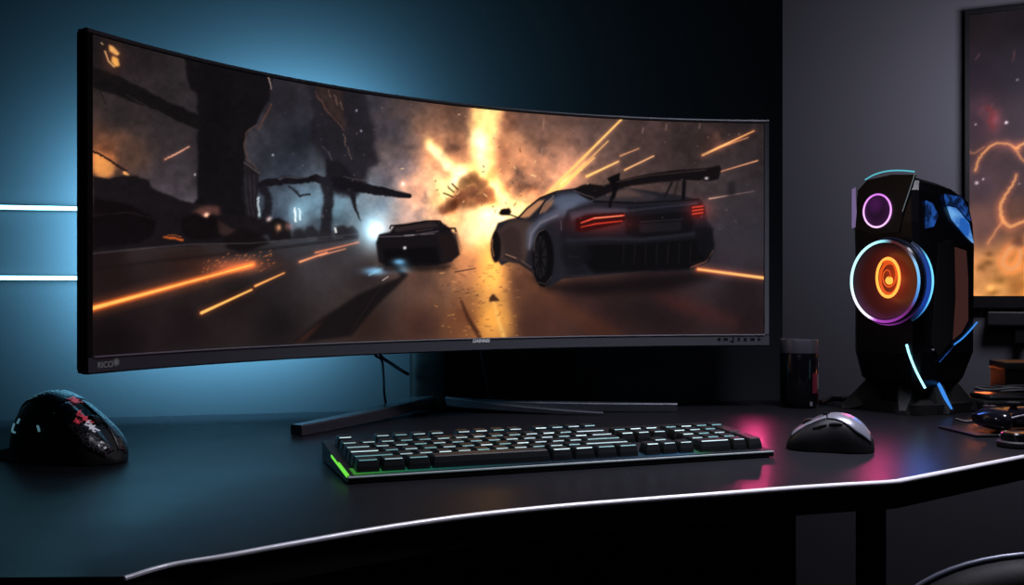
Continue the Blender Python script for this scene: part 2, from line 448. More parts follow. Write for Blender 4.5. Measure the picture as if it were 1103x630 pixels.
    c.poly([(216, 70), (250, 76), (246, 150), (222, 210), (214, 200)], (22, 19, 23), .8, 6)
    # slanting beam
    c.poly([(100, 72), (128, 82), (170, 104), (200, 118), (214, 124), (214, 141), (204, 136), (188, 129), (160, 116), (120, 101), (100, 95)], (27, 23, 26), 1, .8)
    c.seg([(136, 102), (166, 118), (190, 130)], .9, (80, 68, 68), alpha=.45)
    c.seg([(104, 92), (110, 104), (114, 111)], 1.2, (30, 26, 30))
    # burning wreck far left
    c.glow(108, 172, 26, 20, (140, 72, 28), .9, 1, turb)
    c.poly([(101, 163), (112, 170), (124, 178), (122, 186), (114, 191), (104, 190), (101, 180)], (230, 150, 78), .8, 2.2)
    c.seg([(101, 163), (116, 172), (136, 184)], 2.2, (40, 26, 24)); c.seg([(134, 186), (142, 192)], 3, (235, 160, 90), soft=1.2)
    c.streak((178, 172), (203, 158), 1.2, (232, 168, 138), (120, 50, 30), 5, .5)
    # dark wreckage mounds and parked hulks
    c.poly([(100, 190), (118, 192), (140, 188), (160, 194), (163, 202), (188, 213), (206, 219), (230, 226), (285, 236), (292, 252), (250, 262), (100, 270)], (31, 26, 30), 1, .9)
    c.poly([(100, 214), (140, 220), (168, 236), (166, 252), (150, 262), (100, 268)], (20, 15, 18), 1, 1.2)
    c.seg([(100, 232), (140, 228), (166, 236)], 1.2, (58, 44, 44), alpha=.5)
    c.poly([(196, 236), (206, 230), (228, 230), (240, 238), (238, 256), (212, 259), (196, 252)], (22, 17, 20), 1, .9)
    c.poly([(206, 228), (218, 222), (236, 222), (238, 231), (222, 232)], (120, 74, 66), .75, 1.8); c.glow(222, 231, 3, 2.5, (255, 190, 150), .9)
    c.poly([(234, 236), (244, 242), (262, 252), (250, 254), (236, 252)], (84, 56, 54), .6, 1.6)
    c.seg([(177, 255), (196, 258)], 2.4, (200, 92, 38), soft=1.2); c.seg([(180, 252.5), (195, 254.5)], .9, (210, 110, 60), alpha=.7)
    c.poly([(240, 256), (258, 246), (278, 250), (290, 262), (262, 272), (244, 268)], (26, 20, 22), .95, 1.5)
    c.poly([(286, 240), (300, 234), (312, 240), (314, 258), (290, 260)], (30, 25, 28), .95, 1)
    c.glow(300, 246, 3, 4, (200, 130, 80), .8); c.glow(290, 236, 3, 3, (220, 180, 160), .7); c.glow(311, 244, 4, 4, (120, 70, 60), .7)
    for x, y in ((322, 250), (335, 248), (350, 250), (368, 247), (378, 248)):
        c.poly([(x - 8, y + 8), (x - 6, y - 2), (x + 2, y - 5), (x + 8, y + 1), (x + 9, y + 8)], (44, 41, 47), .9, 1.2)
    c.seg([(278.5, 212), (279.5, 232)], 1.8, (205, 222, 228), alpha=.8, soft=.9)
    c.seg([(318, 224), (319, 238)], 1.3, (225, 238, 240)); c.seg([(322, 225), (323, 237)], 1.2, (205, 222, 228))
    c.glow(320, 231, 9, 12, (40, 56, 60), .8); c.seg([(361, 246), (362, 250)], 2, (220, 220, 215))
    c.warp(1.6, 8, rng, 330, 400)
    # kerb and road
    c.seg([(100, 273), (160, 267), (205, 263), (270, 262), (330, 257), (385, 252)], [1.6, 1.8, 1.6, 1.3, 1.2, 1], (86, 78, 82), alpha=.55)
    c.seg([(100, 290), (180, 280), (260, 272), (384, 256)], 3, (30, 24, 26), alpha=.5, soft=2)
    c.poly([(388, 316), (432, 298), (420, 284), (424, 283), (440, 296), (405, 330), (378, 362), (314, 370), (345, 344)], (25, 20, 22), .85, 1.5)
    c.poly([(326, 362), (352, 342), (330, 366), (316, 372)], (120, 60, 44), .45, 1.6)
    c.seg([(422, 296), (405, 316), (372, 366)], .9, (96, 74, 66), alpha=.22)
    c.seg([(412, 302), (418, 298)], 1, (210, 190, 180), alpha=.8)
    # sparks along the road
    c.streak((96, 333), (272, 285), [3.8, .7], (255, 192, 92), (235, 92, 18), 13, .75)
    c.streak((217, 337), (271, 312), [3, 1.6], (255, 196, 100), (220, 84, 18), 7, .55)
    c.streak((275, 308), (306, 294), [2.2, 1], (250, 176, 92), (200, 72, 18), 5, .5)
    c.streak((323, 282), (352, 272), [1.8, .8], (238, 160, 110), (170, 62, 28), 5, .5)
    c.streak((340, 272), (386, 261), [1.2, .6], (226, 136, 92), (150, 54, 24), 5, .4)
    c.streak((345, 275), (372, 268), [1.2, .6], (230, 150, 110), (150, 54, 24), 4, .3)
    c.glow(255, 286, 34, 8, (120, 44, 14), .8)
    for k in range(60):
        x = rng.uniform(215, 295); y = 302 - (x - 200) * .25 + rng.normal(-4, 6)
        c.seg([(x, y), (x + rng.uniform(0, 3), y - rng.uniform(0, 1.5))], rng.uniform(.4, .9), (225, 120, 60), alpha=.75)
    # burning reflection down the road
    c.glow(530, 300, 15, 52, (120, 72, 18), .9, 1, np.clip(n2 * 2.0, 0, 1.5))
    c.poly([(522, 268), (540, 268), (548, 330), (552, 364), (520, 364), (518, 320)], (246, 178, 88), .42, 5)
    c.seg([(530, 318), (537, 345), (543, 364)], [1, 3, 5], (255, 205, 110), alpha=.5, soft=2)
    c.seg([(496, 322), (504, 342), (516, 362)], [2, 4, 5], (70, 36, 26), alpha=.75, soft=2)
    c.seg([(484, 306), (480, 326), (490, 332)], [4, 3, 2], (120, 88, 76), alpha=.4, soft=2)
    c.poly([(527, 321), (531, 316), (536, 321), (539, 324), (527, 325)], (74, 44, 28), .95, .7)
    c.seg([(490, 293), (512, 289)], 1.2, (66, 46, 44), alpha=.8)
    for k in range(150):
        x, y = rng.uniform(470, 560), rng.uniform(285, 362)
        c.seg([(x, y), (x + rng.normal(0, 3), y + rng.normal(0, .8))], rng.uniform(.5, 1.5), (86, 50, 34) if rng.random() < .6 else (240, 170, 90), alpha=.35)
    c.poly([(560, 290), (600, 318), (650, 345), (682, 366), (640, 366), (590, 330)], (126, 66, 34), .28, 4)
    c.poly([(690, 312), (740, 322), (800, 345), (790, 352), (730, 336)], (104, 40, 34), .4, 5)
    c.poly([(640, 318), (700, 324), (760, 350), (720, 360), (660, 340)], (30, 23, 26), .5, 8)
    c.poly([(548, 290), (580, 310), (600, 340), (618, 366), (566, 366), (552, 330)], (70, 40, 34), .35, 6)
    for k in range(26):
        x, y = rng.normal(505, 50), rng.normal(205, 30)
        if 455 < x < 610 and 140 < y < 258:
            r_ = rng.uniform(6, 15)
            c.glow(x, y, r_, r_ * .8, (-44, -44, -36) if rng.random() < .6 else (46, 34, 18), .75, 1.2, np.clip(n2 * 2.2 - .35, 0, 1.2))
    fine = fbm(h, w, 14, rng, 4)
    c.img *= (1 + .30 * (fine - .5) * np.clip((270 - c.Y) / 30, .25, 1))[..., None]
    # left car, seen from behind
    c.glow(402, 249, 15, 17, (120, 170, 190), .9, 1); c.glow(405, 249, 6, 7, (190, 225, 235), .8)
    c.poly([(405, 262), (408, 252), (420, 250), (425, 243), (448, 239), (472, 238), (480, 242), (486, 247), (492, 262), (495, 274), (486, 282), (470, 286), (444, 287), (416, 287), (408, 282)], (30, 25, 30), 1, .8)
    c.poly([(424, 246), (445, 241), (468, 240), (474, 244), (446, 247), (426, 250)], (62, 50, 50), .8, .9)
    c.seg([(408, 255), (440, 254), (472, 249)], 1.2, (120, 110, 118), alpha=.6)
    c.seg([(420, 246), (421, 243), (440, 242), (460, 238), (474, 238), (476, 241)], 1.6, (18, 14, 18))
    c.seg([(436, 253.5), (446, 253)], 1.2, (170, 156, 152), alpha=.6); c.seg([(454, 252.6), (468, 251.6)], 1.2, (150, 130, 124), alpha=.5); c.seg([(448, 249), (466, 246.5)], .8, (130, 104, 92), alpha=.45)
    c.poly([(470, 252), (492, 250), (495, 274), (478, 284), (474, 264)], (42, 30, 30), .8, 1.2)
    c.seg([(478, 246), (490, 246), (491, 249)], 2, (24, 18, 20)); c.seg([(492, 248), (497, 270)], 1.5, (150, 96, 70), alpha=.6)
    c.poly([(412, 268), (470, 266), (474, 284), (416, 286)], (16, 12, 15), .8, 1.2)
    c.glow(436, 267, 1.6, 1.6, (230, 230, 235), 1); c.glow(430, 282, 7, 3.5, (90, 160, 200), .9)
    c.glow(404, 292, 12, 4, (60, 130, 170), .9); c.glow(434, 289, 8, 4, (90, 170, 210), .9); c.seg([(398, 296), (412, 289)], 2, (140, 200, 225), alpha=.6, soft=1.5)
    c.poly([(408, 286), (488, 284), (480, 291), (414, 292)], (26, 20, 22), .7, 2)
    # sparks raining over the right
    for p0, p1, wd in (((585, 212), (672, 126), [1, 1.6]), ((592, 208), (668, 130), [1.4, .8]), ((600, 206), (640, 170), [2, 1]), ((588, 216), (630, 175), [1, .7]), ((606, 200), (655, 152), [.8, .8])):
        c.streak(p0, p1, wd, (238, 188, 108), (170, 96, 30), 5, .35)
    c.streak((632, 190), (666, 174), [2.4, 1.2], (255, 206, 120), (190, 100, 30), 5, .5)
    c.streak((673, 183), (704, 168), [1.6, 1.2], (240, 178, 120), (150, 80, 30), 4, .4)
    c.streak((668, 168), (688, 160), [1.2, .8], (216, 150, 104), (120, 60, 30), 4, .3)
    c.streak((757, 167), (812, 141), [2.4, .7], (250, 186, 116), (170, 70, 20), 6, .5)
    c.streak((772, 160), (806, 148), [1, .6], (220, 150, 100), (120, 50, 20), 4, .3)
    c.streak((772, 186), (816, 173), [.7, 1.4], (220, 150, 110), (120, 50, 20), 4, .3)
    c.streak((764, 214), (812, 206), [1.3, .5], (196, 150, 130), (90, 50, 40), 4, .3)
    c.glow(775, 150, 16, 12, (86, 44, 26), .8, 1, turb)
    for x, y, l in ((586, 128, 10), (584, 160, 9), (718, 134, 6), (754, 134, 4), (693, 138, 5)):
        c.seg([(x, y), (x - 1, y + l)], 1.3, (170, 134, 118), alpha=.5, soft=1)
    c.poly([(780, 196), (824, 192), (824, 280), (786, 268), (778, 230)], (60, 54, 60), .5, 4)
    c.poly([(784, 196), (792, 195), (792, 210), (784, 211)], (40, 35, 40), .7, 1.5)
    c.poly([(752, 150), (768, 140), (772, 152), (756, 172)], (60, 42, 40), .5, 3)
    # right car: shadow, then body from rear left
    c.poly([(560, 292), (600, 306), (660, 302), (752, 292), (776, 296), (720, 312), (640, 318), (590, 312)], (26, 18, 20), .88, 4)
    body = [(532, 250), (536, 240), (548, 236), (558, 234), (568, 224), (580, 214), (596, 207), (622, 203), (650, 202), (690, 204), (730, 210), (754, 215), (760, 224), (762, 238), (769, 246), (768, 262), (770, 268), (764, 282), (748, 290), (728, 292), (680, 293), (640, 297), (606, 300), (594, 308), (582, 308), (572, 292), (560, 284), (548, 282), (540, 286), (533, 276), (530, 262)]
    c.poly(body, (40, 38, 47), 1, .7)
    c.poly([(534, 250), (548, 238), (562, 236), (576, 240), (572, 256), (566, 284), (548, 281), (538, 282), (532, 268)], (84, 62, 56), .85, 2)
    c.poly([(538, 252), (550, 242), (560, 250), (562, 280), (546, 278)], (58, 42, 42), .7, 2)
    c.poly([(568, 246), (584, 232), (602, 222), (624, 216), (612, 232), (592, 238), (578, 248), (574, 266), (567, 270)], (92, 98, 118), .8, 2.5)
    c.poly([(588, 218), (604, 209), (640, 206), (652, 212), (622, 222), (606, 226)], (94, 104, 126), .8, 2.5)
    c.seg([(596, 212), (586, 220), (582, 230)], 1.4, (150, 128, 118), alpha=.6)
    c.seg([(570, 268), (572, 252), (582, 240), (600, 232)], 2.2, (140, 126, 130), alpha=.45, soft=1.6)
    c.poly([(558, 235), (568, 225), (580, 216), (588, 215), (578, 226), (570, 234)], (196, 134, 92), .9, .9)
    c.poly([(580, 230), (588, 218), (597, 214), (594, 222), (588, 228)], (150, 104, 80), .85, .9)
    c.seg([(558, 235), (568, 224), (582, 213), (600, 206), (624, 203)], 1.6, (36, 28, 30)); c.seg([(580, 229), (587, 216)], 1.5, (34, 26, 28))
    c.poly([(537, 230), (540, 225), (549, 224), (551, 228), (549, 232), (540, 232)], (22, 18, 20), 1, .6); c.seg([(549, 231), (557, 234), (562, 236)], 1.4, (30, 24, 24))
    # rear glass and deck
    c.poly([(634, 211), (650, 203), (680, 202), (710, 212), (702, 216), (660, 218), (640, 216)], (62, 54, 58), .9, 1.2)
    c.poly([(652, 208), (676, 203), (694, 211), (664, 213)], (106, 80, 72), .7, 1.5)
    c.seg([(640, 217), (690, 219), (752, 215)], 2.6, (26, 24, 30)); c.seg([(670, 222), (752, 217)], 1.2, (82, 78, 90), alpha=.6)
    c.poly([(612, 226), (660, 222), (756, 216), (760, 238), (766, 250), (764, 278), (744, 290), (690, 292), (636, 294), (608, 298), (602, 270), (606, 240)], (30, 29, 37), .92, 1.4)
    c.poly([(612, 228), (640, 223), (676, 224), (674, 229), (630, 231), (616, 238)], (74, 76, 92), .7, 1.6)
    c.poly([(674, 233), (744, 227), (748, 240), (744, 252), (690, 256), (674, 252)], (20, 18, 23), .95, 1.2)
    c.poly([(688, 241), (734, 238), (734, 248), (690, 251)], (36, 33, 39), .9, 1); c.seg([(690, 239), (735, 236)], 1, (58, 54, 62), alpha=.7)
    c.seg([(612, 259), (650, 257), (690, 258), (760, 250)], 3, (50, 51, 63), alpha=.6, soft=2); c.seg([(640, 226), (676, 227), (750, 219)], 2, (66, 67, 82), alpha=.6, soft=1.5); c.poly([(600, 262), (612, 254), (622, 262), (616, 290), (604, 298)], (44, 43, 52), .6, 2)
    c.poly([(632, 264), (690, 262), (762, 256), (764, 278), (740, 290), (640, 294), (628, 280)], (14, 12, 15), .92, 1.5)
    for x in (672, 684, 696, 708, 720, 732, 744): c.seg([(x, 262), (x - 1, 284)], 1.6, (34, 29, 33), alpha=.7, soft=1)
    c.seg([(612, 276), (624, 277)], 1, (120, 116, 122), alpha=.5); c.poly([(606, 262), (640, 268), (634, 282), (612, 290), (604, 276)], (24, 22, 27), .7, 2); c.seg([(602, 296), (640, 297), (700, 292)], 1.0, (70, 58, 60), alpha=.35)
    c.seg([(744, 288), (760, 282), (768, 270)], 1.2, (150, 92, 70), alpha=.6); c.seg([(604, 238), (605, 248)], .8, (130, 130, 140), alpha=.5)
    c.poly([(748, 244), (766, 246), (770, 264), (762, 280), (752, 272)], (22, 20, 25), .9, 1)
    # lamps
    c.glow(648, 240, 34, 11, (120, 22, 14), .75); c.glow(752, 227, 13, 11, (110, 20, 14), .8)
    c.poly([(620, 236), (634, 231), (672, 229), (674, 236), (668, 241), (628, 250), (620, 249)], (70, 14, 14), .9, .9)
    c.seg([(626, 240), (640, 235), (672, 232)], [1.2, 1.9, 1.5], (250, 84, 58), soft=.8); c.seg([(626, 244.5), (642, 241), (670, 238)], [1.0, 1.6, 1.2], (225, 60, 42), soft=.8)
    c.seg([(640, 235), (670, 232.4)], .8, (255, 170, 130), alpha=.8)
    c.poly([(744, 222), (757, 220), (760, 230), (750, 235), (745, 231)], (110, 22, 18), .9, .8)
    for y in (222.5, 226, 229.5): c.seg([(746, y + 1), (757, y - .5)], 1.5, (236, 78, 58), alpha=.85, soft=.6)
    # wheels
    c.poly([(585 + 11.5 * math.cos(t), 278 + 31 * math.sin(t)) for t in np.linspace(0, 2 * PI, 40)], (15, 13, 16), 1, .7)
    c.poly([(582 + 7 * math.cos(t), 277 + 23 * math.sin(t)) for t in np.linspace(0, 2 * PI, 40)], (38, 34, 38), 1, .7)
    for t in np.linspace(0, 2 * PI, 11)[:-1]: c.seg([(582, 277), (582 + 6.4 * math.cos(t), 277 + 22 * math.sin(t))], 1.2, (14, 12, 14))
    c.seg([(575, 270), (576, 258), (580, 250), (586, 247)], 1, (120, 100, 98), alpha=.7); c.seg([(580, 304), (588, 306), (594, 298)], 1.2, (110, 82, 78), alpha=.5)
    c.poly([(534 + 5.5 * math.cos(t), 266 + 17 * math.sin(t)) for t in np.linspace(0, 2 * PI, 30)], (26, 20, 22), 1, .8)
    c.seg([(530.5, 258), (530, 266), (532, 276)], 1.2, (190, 124, 84), alpha=.7)
    c.seg([(544, 276), (560, 283), (574, 293)], 2.6, (58, 44, 42)); c.seg([(545, 274), (556, 278)], 1, (190, 140, 116), alpha=.7); c.seg([(562, 281), (572, 288)], 1, (150, 106, 90), alpha=.6)
    # rear wing
    wing = (26, 20, 23)
    c.poly([(617, 204), (628, 199), (636, 198), (650, 200), (668, 194), (700, 187), (730, 183), (762, 181), (775, 178), (777, 182), (774, 193), (764, 195), (740, 194), (712, 196), (680, 200), (660, 206), (646, 212), (636, 216), (626, 211)], wing, 1, .7)
    c.poly([(654, 192), (668, 186), (667, 198), (662, 214), (658, 216), (660, 202)], (18, 14, 17), 1, .6)
    c.seg([(662, 206), (658, 214), (657, 222)], [3, 2.5, 3.5], (22, 18, 22)); c.seg([(737, 196), (736, 214)], 4, (22, 18, 22)); c.seg([(724, 196), (716, 212)], 2.2, (34, 28, 32)); c.seg([(730, 196), (726, 212)], 1.6, (44, 36, 38))
    c.seg([(664, 196), (700, 189), (760, 183)], 1, (96, 72, 66), alpha=.6); c.seg([(618, 205), (630, 210), (640, 213)], 1.2, (128, 116, 124), alpha=.5)
    c.glow(761, 192, 2, 1.5, (200, 190, 190), .9); c.seg([(740, 195), (760, 195)], .8, (96, 70, 64), alpha=.6)
    c.streak((752, 290), (828, 300), [2.0, 3.0], (255, 190, 110), (220, 84, 26), 9, .6)
    # corner flame marks
    c.glow(122, 62, 10, 14, (90, 40, 12), .6)
    c.poly([(117, 48), (122, 50), (129, 58), (126, 60), (118, 55)], (236, 170, 96), .95, .8)
    c.poly([(121, 60), (127, 63), (129, 71), (124, 72), (120, 66)], (240, 168, 84), .95, .8)
    c.seg([(113, 55), (117, 66), (123, 72)], 1.2, (226, 170, 110)); c.seg([(109, 46), (111, 48)], 1, (190, 150, 110))
    # dust specks
    for k in range(120):
        x, y = rng.uniform(300, 820), rng.uniform(100, 250)
        c.seg([(x, y), (x + .5, y + rng.uniform(0, 1.6))], rng.uniform(.4, .8), (220, 180, 150), alpha=rng.uniform(.15, .5))
    for x, y in ((294, 167), (384, 119), (389, 141), (210, 188), (434, 198)): c.glow(x, y, 1.1, 1.3, (140, 140, 150), .8)
    c.glow(434, 198, 4, 4, (150, 90, 60), .8)
    c.img = np.clip(c.img, 0, 255)
    lum = c.img.mean(-1, keepdims=True) / 255
    c.img *= (0.60 + 0.46 * np.clip(lum * 2.1, 0, 1) ** .9)
    c.img += (rng.random((h, w, 1)) - .5) * 5
    return c

# ------------------------------------------------------------------ the fiery picture on the side wall
def paint_nebula():
    c = Canvas(1034, -8, 1190, 334, 3)
    h, w = c.h, c.w
    A = [(1045, 20, (27, 21, 24)), (1100, 20, (27, 22, 26)), (1180, 20, (24, 20, 24)), (1050, 80, (38, 30, 40)), (1095, 80, (36, 30, 40)), (1050, 130, (62, 46, 56)), (1095, 140, (58, 44, 52)), (1055, 200, (76, 58, 66)), (1095, 190, (64, 48, 54)),
         (1160, 140, (54, 40, 50)), (1060, 245, (110, 76, 72)), (1095, 235, (100, 66, 56)), (1160, 230, (90, 60, 56)), (1060, 290, (226, 150, 90)), (1098, 285, (222, 140, 74)), (1160, 290, (200, 120, 60)), (1075, 312, (240, 165, 92)), (1100, 312, (226, 140, 66)), (1180, 312, (200, 110, 50))]
    c.anchors(A, 3.0)
    n = fbm(h, w, 60, rng, 6); n2 = fbm(h, w, 90, rng, 6)
    ramp = np.clip((c.Y - 215) / 90, 0, 1)[..., None]
    c.img *= (0.86 + .28 * n)[..., None] * (1 - ramp * .75) + ramp * .75 * (0.35 + 1.25 * n2)[..., None]
    c.glow(1066, 125, 12, 16, (96, 30, 34), .9, 1, np.clip(n * 2 - .4, 0, 1.3)); c.glow(1082, 160, 22, 10, (90, 44, 30), .6, 1, np.clip(n * 2 - .4, 0, 1.3))
    def tendril(pts, ws, a=.9):
        P2 = catmull([(x, y, 0) for x, y in pts], 7)
        P2 = [(p.x + rng.normal(0, .35), p.y + rng.normal(0, .35)) for p in P2]
        W2 = list(np.interp(np.linspace(0, 1, len(P2)), np.linspace(0, 1, len(ws)), ws))
        c.seg(P2, [q * 3.2 for q in W2], (120, 52, 24), add=True, alpha=.45 * a, soft=4)
        c.seg(P2, W2, (238, 160, 102), alpha=a, soft=1.3)
    tendril([(1051, 184), (1054, 172), (1062, 162), (1072, 155), (1086, 155), (1094, 160), (1100, 156), (1112, 150)], [2.2, 2, 2.4, 1.6, 2.2, 3, 2])
    tendril([(1094, 160), (1100, 170), (1106, 176)], [2, 2, 1], .8)
    tendril([(1044, 163), (1050, 165), (1060, 158)], [1.2, 1.2, 1], .5)
    tendril([(1095, 188), (1090, 200), (1082, 212), (1078, 222), (1080, 236), (1088, 244), (1098, 240), (1108, 236)], [2, 2.6, 3, 3.8, 4, 3, 2.4])
    tendril([(1080, 236), (1072, 250), (1064, 262)], [2.5, 2, 2], .6)
    tendril([(1086, 270), (1094, 264), (1100, 272), (1096, 286), (1086, 290), (1080, 282), (1086, 270)], [4, 4, 4, 4, 4], .9)
    tendril([(1100, 262), (1112, 256), (1130, 262)], [4, 3, 4], .8)
    c.poly([(1088, 262), (1098, 252), (1106, 262), (1098, 268)], (70, 44, 40), .75, 2.5)
    for k in range(22):
        x, y = rng.uniform(1052, 1185), rng.uniform(270, 316)
        c.glow(x, y, rng.uniform(3, 9), rng.uniform(3, 7), (120, 78, 40) if rng.random() < .6 else (-90, -64, -44), .8)
    for x, y, r, b in ((1084, 132, 1.6, 1.0), (1051, 134, 1.2, .5), (1052, 197, 1.8, .7), (1059, 193, 1.2, .6), (1096, 86, 1.3, .5), (1098, 198, 1, .5), (1110, 100, 1.4, .6)):
        c.glow(x, y, r, r, (220, 210, 215), b)
    for p0, p1 in (((1051, 64), (1055, 58)), ((1091, 66), (1093, 54)), ((1069, 112), (1064, 122))): c.seg([p0, p1], 1.4, (110, 70, 70), alpha=.6, soft=1)
    c.seg([(1064, 116), (1070, 122), (1066, 130), (1070, 138)], 5, (120, 40, 40), alpha=.5, soft=3)
    return c
# ------------------------------------------------------------------ room
def wall_slab(name, a, b, thick, z0, z1, m):
    a = Vector((a[0], a[1], 0)); b = Vector((b[0], b[1], 0))
    d = (b - a).normalized(); n = Vector((-d.y, d.x, 0)) * thick
    bm = bmesh.new()
    add_prism(bm, [(a.x, a.y), (b.x, b.y), (b.x + n.x, b.y + n.y), (a.x + n.x, a.y + n.y)], z0, z1)
    return structure(finish(name, bm, m))

WB0, WBD = Vector((-0.535, 1.3955, 0)), Vector((0.9727, 0.2321, 0))   # back wall line and direction
WBD.normalize()
WBN = Vector((-WBD.y, WBD.x, 0))          # into the wall
def wb(t, off=0.0, z=0.0):                # point on the back wall
    return WB0 + WBD * t + WBN * off + Vector((0, 0, z))
T_END = 0.993
a_, b_ = wb(-2.35), wb(T_END)
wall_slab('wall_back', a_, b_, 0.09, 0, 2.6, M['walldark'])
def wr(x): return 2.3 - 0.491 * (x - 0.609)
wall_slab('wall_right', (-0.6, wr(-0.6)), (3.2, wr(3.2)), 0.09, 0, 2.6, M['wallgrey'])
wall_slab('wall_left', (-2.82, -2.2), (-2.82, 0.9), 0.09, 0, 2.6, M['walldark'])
wall_slab('wall_front', (3.3, -2.2), (-2.9, -2.2), 0.09, 0, 2.6, M['walldark'])
bm = bmesh.new(); add_prism(bm, [(-3.0, -2.4), (3.4, -2.4), (3.4, 3.2), (-3.0, 3.2)], -0.05, 0.0)
structure(finish('floor', bm, M['floor']))
bm = bmesh.new(); add_prism(bm, [(-3.0, -2.4), (3.4, -2.4), (3.4, 3.2), (-3.0, 3.2)], 2.6, 2.65)
structure(finish('ceiling', bm, M['ceiling']))

# ------------------------------------------------------------------ wall light bars
for z, y1, lab in ((1.0231, 0, 'upper glowing cyan light bar running across the wall left of the big screen'),
                   (0.9294, 1, 'lower glowing cyan light bar running across the wall left of the big screen')):
    t = empty('wall_light_bar', lab, 'light bar', wb(-0.4, 0, z), math.atan2(WBD.y, WBD.x), 'cyan light bars on the wall')
    bm = bmesh.new()
    add_tube(bm, [(-0.42, -0.0065, 0), (0.55, -0.0065, 0)], 0.0027, 10)
    finish('light_tube', bm, M['tube'], t, 0.6)
    bm = bmesh.new()
    add_box(bm, -0.425, 0.555, -0.0035, -0.0002, -0.004, 0.004, 0.0008)
    finish('mounting_rail', bm, M['matte'], t)

# ------------------------------------------------------------------ desk
edge_px = [(133, 621), (180, 607), (240, 597), (300, 586), (400, 568.5), (500, 554), (600, 543.5), (700, 535.5), (780, 529.5), (868, 522.8), (955, 517.6)]
curve_edge = catmull([on_desk(x, y) for x, y in edge_px], 6)
kink = on_desk(966, 516.6)
right_edge = [kink, on_desk(1043, 501.7), on_desk(1103, 490)]
d = (right_edge[-1] - right_edge[0]).normalized()
right_edge.append(kink + d * 0.75)
front = [Vector((-1.0, 0.585, DESK)), Vector((-0.42, 0.607, DESK))] + curve_edge + right_edge
back = [wb(0.982, -0.004) + Vector((0.55, 0.02, 0)), wb(0.982, -0.004), wb(-0.5, -0.004)]
outline = [(p.x, p.y) for p in front] + [(p.x, p.y) for p in back]
desk = empty('curved_desk', 'dark slate desk with a curved front and a bright metal edge', 'desk', (0.1, 1.1, 0))
def rel(o, root):           # keep world placement under an unrotated root
    o.parent = root
    o.matrix_parent_inverse = Matrix.Translation(root.location).inverted()
    return o
bm = bmesh.new(); add_prism(bm, outline, DESK - 0.026, DESK)
rel(finish('worktop', bm, [M['desk'], M['deskedge']]), desk)
top = bpy.data.objects['worktop']
for p in top.data.polygons:
    if p.normal.z < 0.5: p.material_index = 1
# metal edge trim: a thin rounded profile that follows the front edge
def ribbon(bm, line, prof):
    loops = []
    for i, p in enumerate(line):
        t = (line[min(i + 1, len(line) - 1)] - line[max(i - 1, 0)]); t.z = 0; t.normalize()
        o = Vector((t.y, -t.x, 0))      # outward (towards the camera)
        k = .62 + .38 * min(1, i / max(1, len(line) * .5))
        loops.append([p + o * a * k + Vector((0, 0, b * k)) for a, b in prof])
    loft(bm, loops)
prof = [(-0.0006, 0.0004), (0.0010, 0.0007), (0.0024, 0.0002), (0.0032, -0.0007), (0.0036, -0.0018), (0.0032, -0.0034), (-0.0006, -0.0036)]
bm = bmesh.new(); ribbon(bm, curve_edge + right_edge, prof)
rel(finish('edge_trim', bm, M['trim'] if 'trim' in M else M['silver'], None, 0.9), desk)
# rails and legs under the top
def rail(name, pts, z0, z1, w, m):
    bm = bmesh.new()
    loops = []
    for i, p in enumerate(pts):
        t = (pts[min(i + 1, len(pts) - 1)] - pts[max(i - 1, 0)]); t.z = 0; t.normalize()
        o = Vector((t.y, -t.x, 0))
        loops.append([Vector((p.x, p.y, 0)) + o * a + Vector((0, 0, b)) for a, b in ((0, z0), (w, z0), (w, z1), (0, z1))])
    loft(bm, loops)
    return rel(finish(name, bm, m), desk)
ins = [p + Vector((0, 0.05, 0)) for p in front[1:-3]]
rail('front_rail', ins[::4], DESK - 0.029, DESK - 0.0262, 0.022, M['deskedge'])
rr = [kink + Vector((0.02, 0.07, 0)), kink + d * 0.70 + Vector((0, 0.07, 0))]
rail('side_rail', rr, DESK - 0.031, DESK - 0.0262, 0.022, M['deskedge'])
for x, y, wx in ((0.3395, 1.30, 0.045), (0.462, 1.30, 0.030), (-0.9, 0.72, 0.04), (-0.88, 1.2, 0.04), (0.82, 1.42, 0.04)):
    bm = bmesh.new()
    add_box(bm, x - wx / 2, x + wx / 2, y, y + 0.03, 0.004, DESK - 0.0265, 0.002)
    l = rel(finish('leg', bm, M['deskedge']), desk)
    bm = bmesh.new(); add_lathe(bm, [(0.016, 0.0), (0.016, 0.005)], 16, (x, y + 0.015, 0))
    g = finish('foot_pad', bm, M['matte']); g.parent = l; 

# ------------------------------------------------------------------ curved monitor
ZB, ZT = EYE - 0.0777, EYE + 0.2527
PL, PR = Vector((-0.407, 0.976, 0)), Vector((0.377, 1.500, 0))
ch = PR - PL; CL = ch.length; cdir = ch.normalized(); nrm = Vector((-cdir.y, cdir.x, 0))
SAG = 0.136
R0 = CL * CL / (8 * SAG) + SAG / 2
OC = (PL + PR) / 2 + nrm * (SAG - R0)
TH = math.asin(CL / 2 / R0)
def arc(th, r=0.0, z=0.0):      # r > 0 is behind the front face
    p = OC + (nrm * math.cos(th) + cdir * math.sin(th)) * (R0 + r)
    return Vector((p.x, p.y, z))
mid = arc(0)
mon = empty('curved_monitor', 'huge curved ultrawide monitor showing two race cars and an explosion', 'monitor', (-0.12, 1.46, DESK))
NS = 72
ths = [-TH + 2 * TH * i / NS for i in range(NS + 1)]
bm = bmesh.new()
loops = []
for th in ths:
    k = abs(th) / TH
    bulge = 0.012 + 0.030 * max(0, 1 - (k / 0.55) ** 2)
    loops.append([arc(th, r, z) for r, z in ((0.0005, ZB + 0.001), (0.0005, ZT - 0.001), (0.0015, ZT), (0.010, ZT), (0.012, ZT - 0.004), (bulge, ZT - 0.06), (bulge, ZB + 0.06), (0.012, ZB + 0.004), (0.010, ZB), (0.0015, ZB))])
